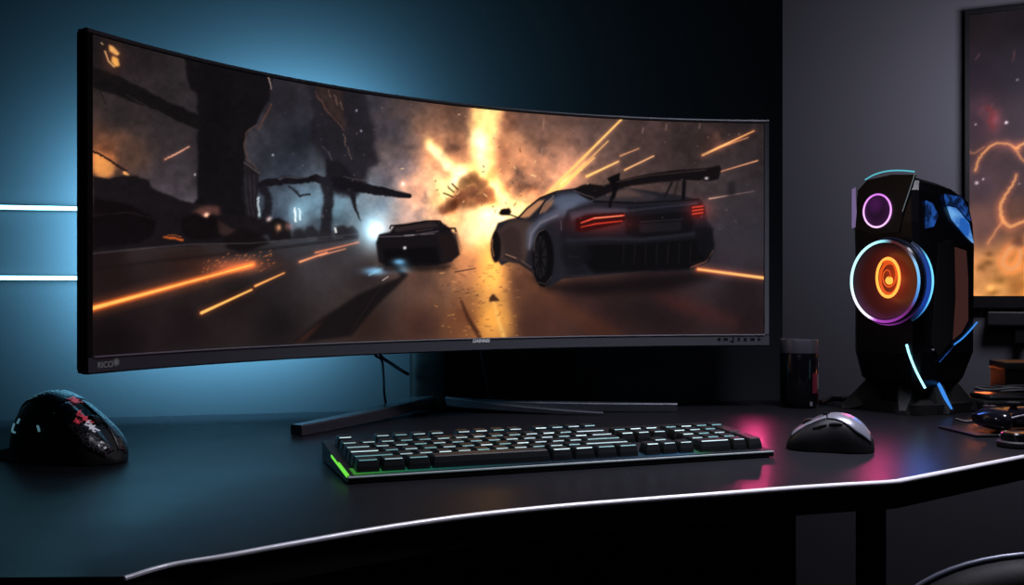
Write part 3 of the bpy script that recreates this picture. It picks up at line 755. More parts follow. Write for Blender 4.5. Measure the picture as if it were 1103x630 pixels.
loft(bm, loops)
rel(finish('housing', bm, M['black'], None, 0.5), mon)
mg = 0.0075 / R0
# screen: a fine grid whose colours are the game picture
game = paint_game()
NU, NV = 740, 330
SB, ST = ZB + 0.0165, ZT - 0.0045
u = np.linspace(-TH + mg, TH - mg, NU); v = np.linspace(SB, ST, NV)
U, V = np.meshgrid(u, v)
rad = R0 - 0.0005
wx = OC.x + (nrm.x * np.cos(U) + cdir.x * np.sin(U)) * rad
wy = OC.y + (nrm.y * np.cos(U) + cdir.y * np.sin(U)) * rad
# picture columns and rows: how the measured frame runs across the curved panel
colr = game.sample(CX + F * wx / wy, CY - F * (V - EYE) / wy)
def grid_mesh(name, X, Y, Z, col, m):
    nv, nu = X.shape
    me = bpy.data.meshes.new(name)
    me.vertices.add(nu * nv)
    me.vertices.foreach_set('co', np.stack([X, Y, Z], -1).astype(np.float32).ravel())
    i = (np.arange(nv - 1)[:, None] * nu + np.arange(nu - 1)[None, :]).ravel()
    q = np.stack([i, i + 1, i + 1 + nu, i + nu], -1).astype(np.int32)
    me.loops.add(q.size); me.loops.foreach_set('vertex_index', q.ravel())
    me.polygons.add(len(q))
    me.polygons.foreach_set('loop_start', np.arange(0, q.size, 4, dtype=np.int32))
    me.polygons.foreach_set('loop_total', np.full(len(q), 4, dtype=np.int32))
    me.update(calc_edges=True)
    ca = me.color_attributes.new('glow', 'FLOAT_COLOR', 'POINT')
    c4 = np.ones((nu * nv, 4), np.float32); c4[:, :3] = col.reshape(-1, 3)
    ca.data.foreach_set('color', c4.ravel())
    me.materials.append(m)
    o = bpy.data.objects.new(name, me)
    C.objects.link(o)
    return o
rel(grid_mesh('screen', wx, wy, V, colr, attr_mat('screen_picture', 1.0, 0.35, 0.15)), mon)

def arc_strip(name, prof, m, t0=-TH, t1=TH, n=NS, smooth=0.6):
    bm = bmesh.new()
    loft(bm, [[arc(t0 + (t1 - t0) * i / n, r, z) for r, z in prof] for i in range(n + 1)])
    return rel(finish(name, bm, m, None, smooth), mon)
arc_strip('top_frame', [(-0.0022, ZT - 0.0034), (-0.0026, ZT - 0.0016), (-0.0018, ZT + 0.0003), (0.0, ZT + 0.0007), (0.004, ZT + 0.0005), (0.004, ZT - 0.0034)], M['graphite'])
w_ = 0.0065 / R0
for s, mm in ((-1, M['matte']), (1, M['graphite'])):
    a0 = s * TH
    arc_strip('side_frame', [(-0.0018, ZB + 0.0166), (-0.0018, ZT - 0.0035), (0.002, ZT - 0.0035), (0.002, ZB + 0.0166)], mm, a0 - s * w_ if s > 0 else a0, a0 if s > 0 else a0 + w_, 3)
arc_strip('lower_bezel', [(-0.0032, ZB + 0.0008), (-0.0028, ZB + 0.0152), (0.003, ZB + 0.0152), (0.006, ZB - 0.0008), (-0.002, ZB - 0.0008)], M['chin'])
arc_strip('bezel_line', [(-0.0040, ZB + 0.0152), (-0.0040, ZB + 0.0164), (0.002, ZB + 0.0164), (0.002, ZB + 0.0152)], M['silver'], -TH + w_, TH - w_)

def on_panel(px, py, lift):
    # where a picture point falls on the panel's front arc
    best = min((abs((CX + F * arc(t).x / arc(t).y) - px), t) for t in np.linspace(-TH, TH, 4001))
    t = float(best[1]); p = arc(t, -lift)
    z = EYE - (py - CY) * p.y / F
    nv_ = (OC - Vector((p.x, p.y, 0))).normalized()     # faces the viewer
    ux = Vector((-nv_.y, nv_.x, 0))
    mtx = Matrix(((ux.x, 0, nv_.x, p.x), (ux.y, 0, nv_.y, p.y), (ux.z, 1, nv_.z, z), (0, 0, 0, 1)))
    return mtx
def mon_text(name, txt, size, px, py, m, **k):
    mtx = on_panel(px, py, 0.0033)
    o = text_mesh(name, txt, size, Matrix.Identity(4), m, None, **k)
    o.data.transform(mtx)
    return rel(o, mon)
mon_text('brand_mark', 'DAINNSI', 0.0066, 517, 367.2, M['white'], shear=0.15, bold=0.0001)
mon_text('corner_badge', 'RICO', 0.0082, 111, 393.0, M['dimprint'], bold=0.0001)
# small star printed beside the badge
mtx = on_panel(122.5, 390.0, 0.0034)
bm = bmesh.new()
for k in range(4):
    a = k * PI / 4 + 0.3
    add_box(bm, -0.0042, 0.0042, -0.0006, 0.0006, 0, 0.0003, mtx=Matrix.Rotation(a, 4, 'Z'))
for vv in bm.verts: vv.co = mtx @ vv.co
rel(finish('badge_star', bm, M['dimprint']), mon)
# control icons, printed dark at the right end of the bezel
icon_px = [774, 781, 788, 795, 802, 810, 817]
for k, px in enumerate(icon_px):
    mtx = on_panel(px, 365.2 + (0.8 if k == 2 else 0), 0.0032)
    bm = bmesh.new()
    if k in (0, 4): add_lathe(bm, [(0.0023, 0.0), (0.0023, 0.0004)], 14)
    elif k in (1, 5): add_box(bm, -0.003, 0.003, -0.0017, 0.0017, 0, 0.0004)
    elif k == 2:
        add_box(bm, 0.0006, 0.0022, -0.0016, 0.0040, 0, 0.0004); add_box(bm, -0.0028, 0.0022, -0.0030, -0.0014, 0, 0.0004)
    elif k == 3: add_box(bm, -0.0016, 0.0016, -0.0024, 0.0024, 0, 0.0004)
    else:
        add_box(bm, -0.0026, 0.0026, -0.0006, 0.0006, 0, 0.0004); add_box(bm, -0.0006, 0.0006, -0.0024, 0.0024, 0, 0.0004)
    for vv in bm.verts: vv.co = mtx @ vv.co
    rel(finish('control_icon', bm, M['darkprint']), mon)
# bias light strip stuck on the back
arc_strip('bias_light_strip', [(0.0225, 1.06), (0.0225, 1.068), (0.0275, 1.068), (0.0275, 1.06)], M['strip'], -TH * 0.93, -TH * 0.58, 20)
# stand: neck, column, splayed feet
PX, PY = -0.117, 1.462
bm = bmesh.new()
nk = arc(0.03, 0.035, 0.99)
d2 = Vector((PX, PY, 0.99)) - nk; d2.z = 0
ax = d2.normalized(); ay = Vector((-ax.y, ax.x, 0))
def fr(o, a, b, z): return Vector((o.x, o.y, 0)) + ax * a + ay * b + Vector((0, 0, z))
loft(bm, [[fr(nk, -0.02, s1 * 0.05, z_) for s1, z_ in ((-1, 0.94), (1, 0.94), (1, 1.04), (-1, 1.04))], [fr(nk, d2.length, s1 * 0.03, z_) for s1, z_ in ((-1, 0.955), (1, 0.955), (1, 1.025), (-1, 1.025))]])
rel(finish('neck', bm, M['column']), mon)
bm = bmesh.new()
n = 28
def oval(rx, ry, z): return [Vector((PX + rx * math.copysign(abs(math.cos(2 * PI * k / n)) ** 0.6, math.cos(2 * PI * k / n)), PY + ry * math.copysign(abs(math.sin(2 * PI * k / n)) ** 0.6, math.sin(2 * PI * k / n)), z)) for k in range(n)]
loft(bm, [oval(0.0295, 0.022, DESK + 0.004), oval(0.0295, 0.022, DESK + 0.012), oval(0.029, 0.020, DESK + 0.02), oval(0.0285, 0.019, 1.04), oval(0.026, 0.017, 1.05)])
rel(finish('column', bm, M['column'], None, 0.6), mon)
def foot(tip, w0, w1, h0, h1, rise, m, start=0.0):
    base = Vector((PX, PY, 0)); tip = Vector((tip[0], tip[1], 0))
    dd = tip - base; L = dd.length; dd.normalize(); sd = Vector((-dd.y, dd.x, 0))
    bm = bmesh.new(); loops = []
    for i in range(15):
        t = start + (1 - start) * i / 14
        wv = w0 + (w1 - w0) * t; hv = h0 + (h1 - h0) * t
        z = DESK + 0.0008 + rise * (1 - t) ** 2.0
        c = base + dd * (L * t)
        b = min(0.0016, wv * .25)
        loops.append([c + sd * a + Vector((0, 0, z + q)) for a, q in ((-wv, 0), (wv, 0), (wv, hv - b), (wv - b, hv), (-wv + b, hv), (-wv, hv - b))])
    loft(bm, loops)
    return rel(finish('stand_foot', bm, m, None, 0.5), mon)
tl = at(319, 468, depth_at(319, 469.5)); foot((tl.x, tl.y), 0.016, 0.0085, 0.014, 0.0125, 0.010, M['footmetal'])
tr = at(650, 446, depth_at(650, 447)); foot((tr.x, tr.y), 0.014, 0.005, 0.013, 0.0035, 0.012, M['footmetal'])
tb = at(729, 440, depth_at(729, 443.5)); foot((tb.x, tb.y + .004), 0.014, 0.0085, 0.012, 0.0115, 0.006, M['footmetal'])

# ------------------------------------------------------------------ monitor cables
def cable(name, lab, pts, r, m, group=None):
    bm = bmesh.new(); add_tube(bm, catmull(pts, 8), r, 8)
    o = finish(name, bm, m, None, 0.8)
    return tag(o, lab, 'cable', group)
cg = 'cables hanging behind the big monitor'
cable('cable', 'dark cable dropping from the monitor to the desk left of the stand column', [at(398, 366, 1.385), at(404, 382, 1.40), at(411, 388, 1.41), at(413, 405, 1.415), at(414, 425, 1.42), on_desk(418, 444) + Vector((0, 0, .003)), on_desk(428, 443.5) + Vector((0, 0, .003))], 0.0019, M['cable'], cg)
cable('cable', 'dark cable looping from the monitor across to the stand column', [at(404, 366, 1.39), at(410, 383, 1.415), at(422, 392, 1.425), at(434, 400, 1.43), at(440, 403, 1.436)], 0.0024, M['cable'], cg)
cable('cable', 'thin dark cable hanging straight down right of the stand column', [at(516, 362, 1.46), at(519, 384, 1.47), at(524, 410, 1.475), at(527, 430, 1.48), on_desk(531, 441.3) + Vector((0, 0, .002)), on_desk(545, 440.5) + Vector((0, 0, .002))], 0.0017, M['cable'], cg)

# ------------------------------------------------------------------ keyboard
KX, KY = -0.145, 0.9034
KROT = math.radians(19.8)
kb = empty('gaming_keyboard', 'full-size black mechanical keyboard with green and teal backlight', 'keyboard', (KX, KY, DESK), KROT)
KW, KD = 0.441, 0.140
TILT = 0.075
def ktop(y): return 0.0070 + TILT * y
bm = bmesh.new()
side = [(0.0, 0.0012), (KD, 0.0012), (KD, ktop(KD) + .001), (KD - .002, ktop(KD) + .002), (0.002, ktop(0)), (0.0, ktop(0) - .002)]
loft(bm, [[Vector((x, y, z)) for y, z in side] for x in (0, KW)])
finish('case', bm, M['black'], kb)
M['khighlight'] = mat('keyboard_highlight', (.35, .40, .42), .35, emis=tuple(lin((120, 135, 140))), estr=.35)  # slight emission paints the highlight along the keyboard's front edge
# glowing switch plate
pm = attr_mat('keyboard_plate', 1.0, 0.4, 0.3, (0.01, 0.012, 0.014))
nx, ny = 90, 12
px_ = np.linspace(0.006, KW - 0.006, nx); py_ = np.linspace(0.004, KD - 0.005, ny)
GX, GY = np.meshgrid(px_, py_)
stops = [0, .05, .14, .25, .40, .60, .72, .755, .80, .815, .86, 1.0]
cols = np.array([(60, 130, 40), (40, 110, 45), (16, 84, 66), (12, 62, 62), (14, 34, 44), (16, 30, 48), (24, 62, 84), (40, 74, 110), (40, 78, 90), (34, 86, 52), (14, 20, 22), (12, 14, 18)], float)
u_ = GX / KW
pc = np.stack([np.interp(u_, stops, cols[:, k]) for k in range(3)], -1)
o = grid_mesh('switch_plate', GX, GY, 0.0073 + TILT * GY, lin(pc), pm); o.parent = kb
bm = bmesh.new(); add_box(bm, 0.0, KW, -0.0006, 0.0010, 0.0056, 0.0070, 0.0004)
finish('front_highlight', bm, M['khighlight'], kb)
bm = bmesh.new()
loft(bm, [[Vector((x, y, ktop(y) + z)) for x, z in ((-0.0008, -0.0016), (0.0018, -0.0016), (0.0018, 0.0007), (-0.0008, 0.0007))] for y in (0.004, 0.035, 0.062, 0.084)])
finish('side_light', bm, M['green'], kb)
for x in (0.03, KW - 0.05):
    for y in (0.012, KD - 0.022):
        bm = bmesh.new(); add_box(bm, x, x + 0.022, y, y + 0.008, 0.0, 0.0013)
        finish('rubber_foot', bm, M['matte'], kb)
UNIT = (KW - 0.016) / 22.5
ROWD = 0.0187
KH = 0.0108
key_cache = {}
def key_mesh(wu, du, var):
    k = (wu, du, var)
    if k in key_cache: return key_cache[k]
    w = wu * UNIT - 0.0022; dp = du * ROWD - 0.0022
    bm = bmesh.new()
    def ring(ix, iy, z, dy=0): return [Vector((sx * (w / 2 - ix), sy * (dp / 2 - iy) + dy, z)) for sx, sy in ((-1, -1), (1, -1), (1, 1), (-1, 1))]
    loft(bm, [ring(0, 0, 0), ring(0.0006, 0.0006, KH * .45), ring(0.0019, 0.0017, KH * .93, .0005), ring(0.0026, 0.0024, KH, .0005)])
    bmesh.ops.bevel(bm, geom=[e for e in bm.edges if abs(e.verts[0].co.z - e.verts[1].co.z) > KH * .3], offset=0.0007, segments=1, affect='EDGES')
    nb = len(bm.faces)
    r = random.Random(int(wu * 40 + du * 7 + var))
    nst = 1 if du < 1.5 and wu < 3 else 0
    tw, td = w / 2 - 0.0030, dp / 2 - 0.0030
    if wu > 3:
        pass
    else:
        for q in range(2 + nst):
            x = r.uniform(-.5, .45) * tw; y = r.uniform(-.6, .9) * td
            lx, ly = (r.uniform(.0022, .0058), .0014) if q % 2 == 0 else (.0012, r.uniform(.003, .006))
            y0, y1 = max(-td, y - ly / 2), min(td, y + ly / 2)
            vs = [bm.verts.new((x + a * lx / 2, (y0 + y1) / 2 + b * (y1 - y0) / 2 + .0005, KH + .00012)) for a, b in ((-1, -1), (1, -1), (1, 1), (-1, 1))]
            bm.faces.new(vs)
    me = bpy.data.meshes.new('key')
    bm.faces.ensure_lookup_table()
    for i, f in enumerate(bm.faces): f.material_index = 1 if i >= nb else 0
    bm.normal_update(); bm.to_mesh(me); bm.free()
    me.materials.append(M['keycap']); me.materials.append(M[('legend', 'legend2', 'legend3', 'legend', 'legend2')[var]])
    key_cache[k] = me
    return me
rows = []
def put(x, row, wu=1.0, du=1.0): rows.append((x, row, wu, du))
put(0, 5)
for x in (2, 3, 4, 5, 6.5, 7.5, 8.5, 9.5, 11, 12, 13, 14): put(x, 5)
for i in range(13): put(i, 4)
put(13, 4, 2)
put(0, 3, 1.5)
for i in range(12): put(1.5 + i, 3)
put(13.5, 3, 1.5)
put(0, 2, 1.75)
for i in range(11): put(1.75 + i, 2)
put(12.75, 2, 2.25)
put(0, 1, 2.25)
for i in range(10): put(2.25 + i, 1)
put(12.25, 1, 2.75)
for i in range(3): put(i * 1.25, 0, 1.25)
put(3.75, 0, 6.25)
for i in range(4): put(10 + i * 1.25, 0, 1.25)
for i in range(3): put(15.3 + i, 4); put(15.3 + i, 3)
put(16.3, 1); put(15.3, 0); put(16.3, 0); put(17.3, 0)
for i in range(4): put(18.55 + i, 4)
for rr_ in (3, 2, 1):
    for i in range(3): put(18.55 + i, rr_)
put(21.55, 3 - 1, 1, 2); put(21.55, 0, 1, 2)
put(18.55, 0, 2); put(20.55, 0)
Y0 = 0.0068
for i, (x, row, wu, du) in enumerate(rows):
    o = bpy.data.objects.new('key', key_mesh(wu, du, random.choice((0, 0, 1, 2, 2, 3, 4))))
    C.objects.link(o); o.parent = kb
    yy = Y0 + (row + du / 2) * ROWD + (0.004 if row == 5 else 0)
    o.location = (0.008 + (x + wu / 2) * UNIT, yy, 0.0075 + TILT * yy + (0.0006 if row in (0, 5) else 0))
    o.rotation_euler = (math.atan(TILT), 0, 0)

# ------------------------------------------------------------------ computer mice
def mouse_surface(L, W, H, prof, wid, skew=0.0):
    def f(u, ph, off=0.0):
        # u 0 = nose, 1 = rear; ph 0..PI across
        h = H * np.interp(u, [p[0] for p in prof], [p[1] for p in prof])
        w = W / 2 * np.interp(u, [p[0] for p in wid], [p[1] for p in wid])
        cx, sz = math.cos(ph), math.sin(ph)
        x = math.copysign(abs(cx) ** 0.72, cx) * (w + off); z = (abs(sz) ** 0.62) * (h + off)
        return Vector((x + skew * z, -L / 2 + L * u, z + 0.0012))
    return f
def smooth_table(tab, n=40):
    xs = np.linspace(0, 1, n); ys = np.interp(xs, [t[0] for t in tab], [t[1] for t in tab])
    for _ in range(6): ys[1:-1] = (ys[:-2] + 2 * ys[1:-1] + ys[2:]) / 4
    return list(zip(xs, ys))
def shell(name, f, u0, u1, phf, m, parent, off=0.0012, nu=26, nph=22, thick=0.0016):
    bm = bmesh.new(); g = []
    for i in range(nu + 1):
        uu = u0 + (u1 - u0) * i / nu
        a, b = phf(uu)
        g.append([bm.verts.new(f(uu, a + (b - a) * k / nph, off)) for k in range(nph + 1)])
    for i in range(nu):
        for k in range(nph): bm.faces.new((g[i][k], g[i][k + 1], g[i + 1][k + 1], g[i + 1][k]))
    o = finish(name, bm, m, parent, 0.9)
    md = o.modifiers.new('thickness', 'SOLIDIFY'); md.thickness = thick; md.offset = -1
    return o
def mouse_body(f, m, parent, name='body'):
    bm = bmesh.new(); nu, nph = 44, 36
    us = [0.0 + 1.0 * (0.5 - 0.5 * math.cos(PI * i / nu)) for i in range(nu + 1)]
    rowsv = [[bm.verts.new(f(uu, PI * k / nph)) for k in range(nph + 1)] for uu in us]
    for i in range(nu):
        for k in range(nph): bm.faces.new((rowsv[i][k], rowsv[i][k + 1], rowsv[i + 1][k + 1], rowsv[i + 1][k]))
        bm.faces.new((rowsv[i][0], rowsv[i + 1][0], rowsv[i + 1][-1], rowsv[i][-1]))
    bm.faces.new(rowsv[0]); bm.faces.new(rowsv[-1][::-1])
    return finish(name, bm, m, parent, 0.7)

# grey mouse at the right of the keyboard
rm_pos = on_desk(902, 487.5); 
nose = Vector((-0.935, 0.30, 0)).normalized()
rot = math.atan2(nose.x, -nose.y)     # local -y points to the nose
mr_ = empty('computer_mouse', 'grey-topped wireless mouse on the desk right of the keyboard', 'mouse', (rm_pos.x - .001, rm_pos.y + 0.022, DESK), rot)
prof = smooth_table([(0, .16), (.05, .42), (.2, .66), (.4, .90), (.58, 1.0), (.75, .93), (.88, .72), (.96, .48), (1, .30)])
wid = smooth_table([(0, .40), (.08, .80), (.3, .96), (.5, .92), (.75, 1.0), (.9, .86), (.97, .62), (1, .45)])
fm = mouse_surface(0.090, 0.056, 0.0385, prof, wid)
mouse_body(fm, M['black'], mr_)
lo = lambda uu: np.interp(uu, [0, .2, .45, .62, .8, .93, 1], [.80, 1.08, 1.12, .86, .52, .44, .42])
shell('palm_cover', fm, 0.47, 0.965, lambda uu: (lo(uu), PI - lo(uu)), M['mousegrey'], mr_)
shell('button', fm, 0.05, 0.455, lambda uu: (lo(uu), PI / 2 - 0.17), M['mousegrey'], mr_, nph=8)
shell('button', fm, 0.05, 0.455, lambda uu: (PI / 2 + 0.17, PI - lo(uu)), M['mousegrey'], mr_, nph=8)
bm = bmesh.new()
add_lathe(bm, [(0.004, -0.0035), (0.0072, -0.003), (0.0078, 0), (0.0072, 0.003), (0.004, 0.0035)], 24)
for vv in bm.verts: vv.co = Matrix.Translation((0, -0.0215, 0.0255)) @ Matrix.Rotation(PI / 2, 4, 'Y') @ vv.co
finish('scroll_wheel', bm, M['matte'], mr_, 0.6)
bm = bmesh.new(); add_box(bm, -0.0022, 0.0022, -0.0075, 0.0000, 0.0372, 0.0395, 0.0006)
finish('mode_button', bm, M['gloss'], mr_)
for y in (-0.012, 0.004):
    pts = [fm(0.45 + (y + s) / 0.088, 0.74, 0.0004) for s in (0.0, 0.006, 0.013)]
    bm = bmesh.new(); add_tube(bm, pts, [0.0012, 0.0020, 0.0012], 8)
    finish('thumb_button', bm, M['darkgrey'], mr_, 0.7)

# big sculpted mouse at the left
nose2 = Vector((0.90, -0.435, 0)).normalized()
rot2 = math.atan2(nose2.x, -nose2.y)
lm_pos = on_desk(66, 500)
ml = empty('computer_mouse', 'tall sculpted black mouse with glossy patterned top and cyan glints, at the left', 'mouse', (lm_pos.x - .001, lm_pos.y + 0.03, DESK), rot2)
prof2 = smooth_table([(0, .05), (.04, .24), (.2, .52), (.38, .74), (.55, .92), (.68, 1.0), (.80, .98), (.90, .84), (.96, .56), (1, .26)])
wid2 = smooth_table([(0, .12), (.05, .56), (.12, .78), (.3, .88), (.55, .92), (.8, 1.0), (.92, .95), (1, .7)])
fl = mouse_surface(0.127, 0.072, 0.0680, prof2, wid2)
mouse_body(fl, M['matte'], ml)
# patterned glossy top: fine dark web with red and pale reflections painted as glowing facets
pt = bpy.data.materials.new('patterned_gloss'); pt.use_nodes = True
nt = pt.node_tree; b = nt.nodes['Principled BSDF']
tc = nt.nodes.new('ShaderNodeTexCoord'); vo = nt.nodes.new('ShaderNodeTexVoronoi'); vo.inputs['Scale'].default_value = 190; vo.feature = 'DISTANCE_TO_EDGE'
v2 = nt.nodes.new('ShaderNodeTexNoise'); v2.inputs['Scale'].default_value = 60
r1 = nt.nodes.new('ShaderNodeValToRGB'); r1.color_ramp.elements[0].position = 0.02; r1.color_ramp.elements[0].color = (.10, .09, .10, 1); r1.color_ramp.elements[1].position = .12; r1.color_ramp.elements[1].color = (.012, .012, .015, 1)
nt.links.new(tc.outputs['Object'], vo.inputs['Vector']); nt.links.new(tc.outputs['Object'], v2.inputs['Vector'])
nt.links.new(vo.outputs['Distance'], r1.inputs['Fac']); nt.links.new(r1.outputs['Color'], b.inputs['Base Color'])
bp = nt.nodes.new('ShaderNodeBump'); bp.inputs['Strength'].default_value = .5; bp.inputs['Distance'].default_value = .001
nt.links.new(vo.outputs['Distance'], bp.inputs['Height']); nt.links.new(bp.outputs['Normal'], b.inputs['Normal'])
b.inputs['Roughness'].default_value = .22
lo2 = lambda uu: np.interp(uu, [0, .2, .5, .8, 1], [.36, .56, .84, .98, .9])
shell('palm_cover', fl, 0.50, 0.93, lambda uu: (lo2(uu), PI - lo2(uu)), pt, ml)
shell('button', fl, 0.03, 0.485, lambda uu: (lo2(uu), PI / 2 - 0.10), pt, ml, nph=8)
shell('button', fl, 0.03, 0.485, lambda uu: (PI / 2 + 0.10, PI - lo2(uu)), pt, ml, nph=8)
M['redreflect'] = mat('red_facet_reflection', (.1, .01, .015), .3, emis=tuple(lin((190, 60, 75))), estr=.55)  # glow stands in for reflections on the mouse top
M['palereflect'] = mat('pale_facet_reflection', (.3, .3, .33), .2, emis=tuple(lin((190, 190, 205))), estr=.6)
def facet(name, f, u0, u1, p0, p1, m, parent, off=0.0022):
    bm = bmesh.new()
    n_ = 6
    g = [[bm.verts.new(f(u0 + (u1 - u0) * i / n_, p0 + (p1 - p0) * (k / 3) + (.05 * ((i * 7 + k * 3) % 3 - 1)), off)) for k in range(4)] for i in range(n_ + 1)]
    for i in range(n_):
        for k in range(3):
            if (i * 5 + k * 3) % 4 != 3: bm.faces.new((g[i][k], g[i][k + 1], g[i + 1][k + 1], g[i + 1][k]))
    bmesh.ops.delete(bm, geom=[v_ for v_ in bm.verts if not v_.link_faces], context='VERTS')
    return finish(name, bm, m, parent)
facet('reflection_facet', fl, .22, .36, PI / 2 + .12, PI / 2 + .28, M['redreflect'], ml)
facet('reflection_facet', fl, .15, .25, PI / 2 + .14, PI / 2 + .36, M['palereflect'], ml)
facet('reflection_facet', fl, .44, .52, PI / 2 - .06, PI / 2 + .08, M['redreflect'], ml)
facet('reflection_facet', fl, .26, .31, PI / 2 + .40, PI / 2 + .55, M['redreflect'], ml)
bm = bmesh.new()
add_lathe(bm, [(0.005, -0.004), (0.0085, -0.0035), (0.0092, 0), (0.0085, 0.0035), (0.005, 0.004)], 24)
for vv in bm.verts: vv.co = Matrix.Translation((0, -0.028, 0.0375)) @ Matrix.Rotation(PI / 2, 4, 'Y') @ vv.co
finish('scroll_wheel', bm, M['matte'], ml, 0.6)
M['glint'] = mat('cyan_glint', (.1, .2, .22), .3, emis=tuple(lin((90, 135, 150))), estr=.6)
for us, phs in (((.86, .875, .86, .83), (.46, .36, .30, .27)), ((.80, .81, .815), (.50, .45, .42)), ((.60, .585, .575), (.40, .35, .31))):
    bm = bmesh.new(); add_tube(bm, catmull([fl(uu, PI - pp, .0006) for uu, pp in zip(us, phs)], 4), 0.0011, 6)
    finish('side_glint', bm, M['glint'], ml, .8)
bm = bmesh.new()
loft(bm, [[Vector((x, y, z)) for x, z in ((-.036, .0008), (.036, .0008), (.032, hz), (-.032, hz))] for y, hz in ((.030, .012), (.056, .012), (.072, .009), (.082, .004))])
finish('thumb_rest', bm, M['matte'], ml)
# ------------------------------------------------------------------ light-up speaker tower
TC = Vector((0.5555, 1.40, 0))
TR = math.radians(-58)
fx = Vector((math.cos(TR), math.sin(TR), 0)); fy = Vector((-math.sin(TR), math.cos(TR), 0))
TW, TD = 0.114, 0.136
org = TC - fx * (TW / 2) + fy * (TD / 2)
tw = empty('speaker_tower', 'black angular speaker tower with glowing cyan, pink and orange rings', 'speaker', (org.x, org.y, DESK), TR)
TI = (Matrix.Translation((org.x, org.y, DESK)) @ Matrix.Rotation(TR, 4, 'Z')).inverted()
eye_l = TI @ Vector((0, 0, EYE))
def face_pt(px, py, axis, val):          # measured point on a plane of the tower, in its own axes
    dl = (TI @ at(px, py, 1.0)) - eye_l
    t = (val - eye_l[axis]) / dl[axis]
    return eye_l + dl * t
def sect(z, xl, xr, yf, yb, cf, cb, slope=0.0):
    zz = lambda y: z - slope * (y + 0.068)
    return [Vector((x, y, zz(y))) for x, y in ((xl + cf, yf), (xr - cf * .6, yf), (xr, yf + cf * .6), (xr, yb - cb), (xr - cb, yb), (xl + cb, yb), (xl, yb - cb), (xl, yf + cf))]
bm = bmesh.new()
hx, hf = TW / 2, TD / 2
loft(bm, [sect(.030, -.040, .040, -.044, .046, .012, .012), sect(.048, -.053, .050, -.060, .058, .013, .014), sect(.085, -hx, hx, -hf, hf + .006, .012, .016),
          sect(.235, -hx, hx, -hf, hf + .008, .012, .016), sect(.268, -hx, hx - .001, -hf - .002, hf + .006, .012, .016), sect(.312, -hx + .003, hx - .003, -hf, hf + .000, .012, .018, .10),
          sect(.327, -hx + .012, hx - .008, -hf + .007, hf - .03, .014, .02, .12), sect(.333, -hx + .026, hx - .018, -hf + .014, hf - .05, .012, .02, .12)])
finish('cabinet', bm, M['cab'], tw)
# front baffle plate, upper
bm = bmesh.new()
pl = [face_pt(x, y, 1, -hf - .0035) for x, y in ((924, 205), (934, 194), (960, 188), (984, 188), (973, 228), (968, 250), (940, 253), (922, 246))]
a = [bm.verts.new(p) for p in pl]; b2 = [bm.verts.new(p + Vector((0, .006, 0))) for p in pl]
bm.faces.new(a); bm.faces.new(b2[::-1])
for i in range(len(a)): bm.faces.new((a[i], a[(i + 1) % len(a)], b2[(i + 1) % len(a)], b2[i]))
finish('upper_baffle', bm, M['black'], tw)
def led_path(name, pts, r, m, n=6):
    bm = bmesh.new(); add_tube(bm, catmull(pts, 8), r, n)
    return finish(name, bm, m, tw, .8)
M['crown'] = mat('crown_led', (.02, .03, .03), .4, emis=tuple(lin((85, 190, 205))), estr=1.0)
M['edgeshine'] = mat('baffle_edge_highlight', (.2, .2, .22), .35, emis=tuple(lin((120, 130, 135))), estr=.6)  # grey highlight along the baffle's bevel, put in as emission
led_path('crown_light', [face_pt(x, y, 1, -hf - .0038) for x, y in ((932, 193.5), (942, 188), (955, 184.4), (970, 183.6), (985, 184.8))], .0010, M['crown'])
led_path('baffle_edge_highlight', [face_pt(x, y, 1, -hf - .0038) for x, y in ((985.5, 187), (979, 207), (972, 228))], .0006, M['edgeshine'])
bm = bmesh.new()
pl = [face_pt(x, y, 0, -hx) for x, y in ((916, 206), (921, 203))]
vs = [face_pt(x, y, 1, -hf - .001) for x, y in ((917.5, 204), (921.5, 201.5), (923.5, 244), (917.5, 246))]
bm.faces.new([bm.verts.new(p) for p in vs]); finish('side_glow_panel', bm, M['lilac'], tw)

def ring_mesh(name, cx, cz, y, R, r, m, colour=None, n=72, k=10, a0=0.0, a1=2 * PI):
    bm = bmesh.new(); loops = []
    closed = abs(a1 - a0 - 2 * PI) < 1e-6
    cnt = n if closed else n + 1
    for i in range(cnt):
        a = a0 + (a1 - a0) * i / n
        loops.append([bm.verts.new((cx + math.cos(a) * (R + r * math.cos(t)), y + r * math.sin(t), cz + math.sin(a) * (R + r * math.cos(t)))) for t in [2 * PI * j / k for j in range(k)]])
    for i in range(n):
        A_, B_ = loops[i], loops[(i + 1) % cnt]
        for j in range(k): bm.faces.new((A_[j], A_[(j + 1) % k], B_[(j + 1) % k], B_[j]))
    o = finish(name, bm, m, tw, 1.0)
    if colour is not None:
        ca = o.data.color_attributes.new('glow', 'FLOAT_COLOR', 'POINT')
        arr = np.ones((len(o.data.vertices), 4), np.float32)
        for i, vv in enumerate(o.data.vertices):
            arr[i, :3] = lin(colour(math.degrees(math.atan2(vv.co.z - cz, vv.co.x - cx)) % 360))
        ca.data.foreach_set('color', arr.ravel())
    return o
def angle_ramp(stops):
    xs = [s[0] for s in stops]
    return lambda a: [np.interp(a, xs, [s[1][k] for s in stops]) for k in range(3)]
M['ring'] = attr_mat('ring_led', 1.5, .4)
M['ringdim'] = attr_mat('ring_led_soft', 1.0, .4)
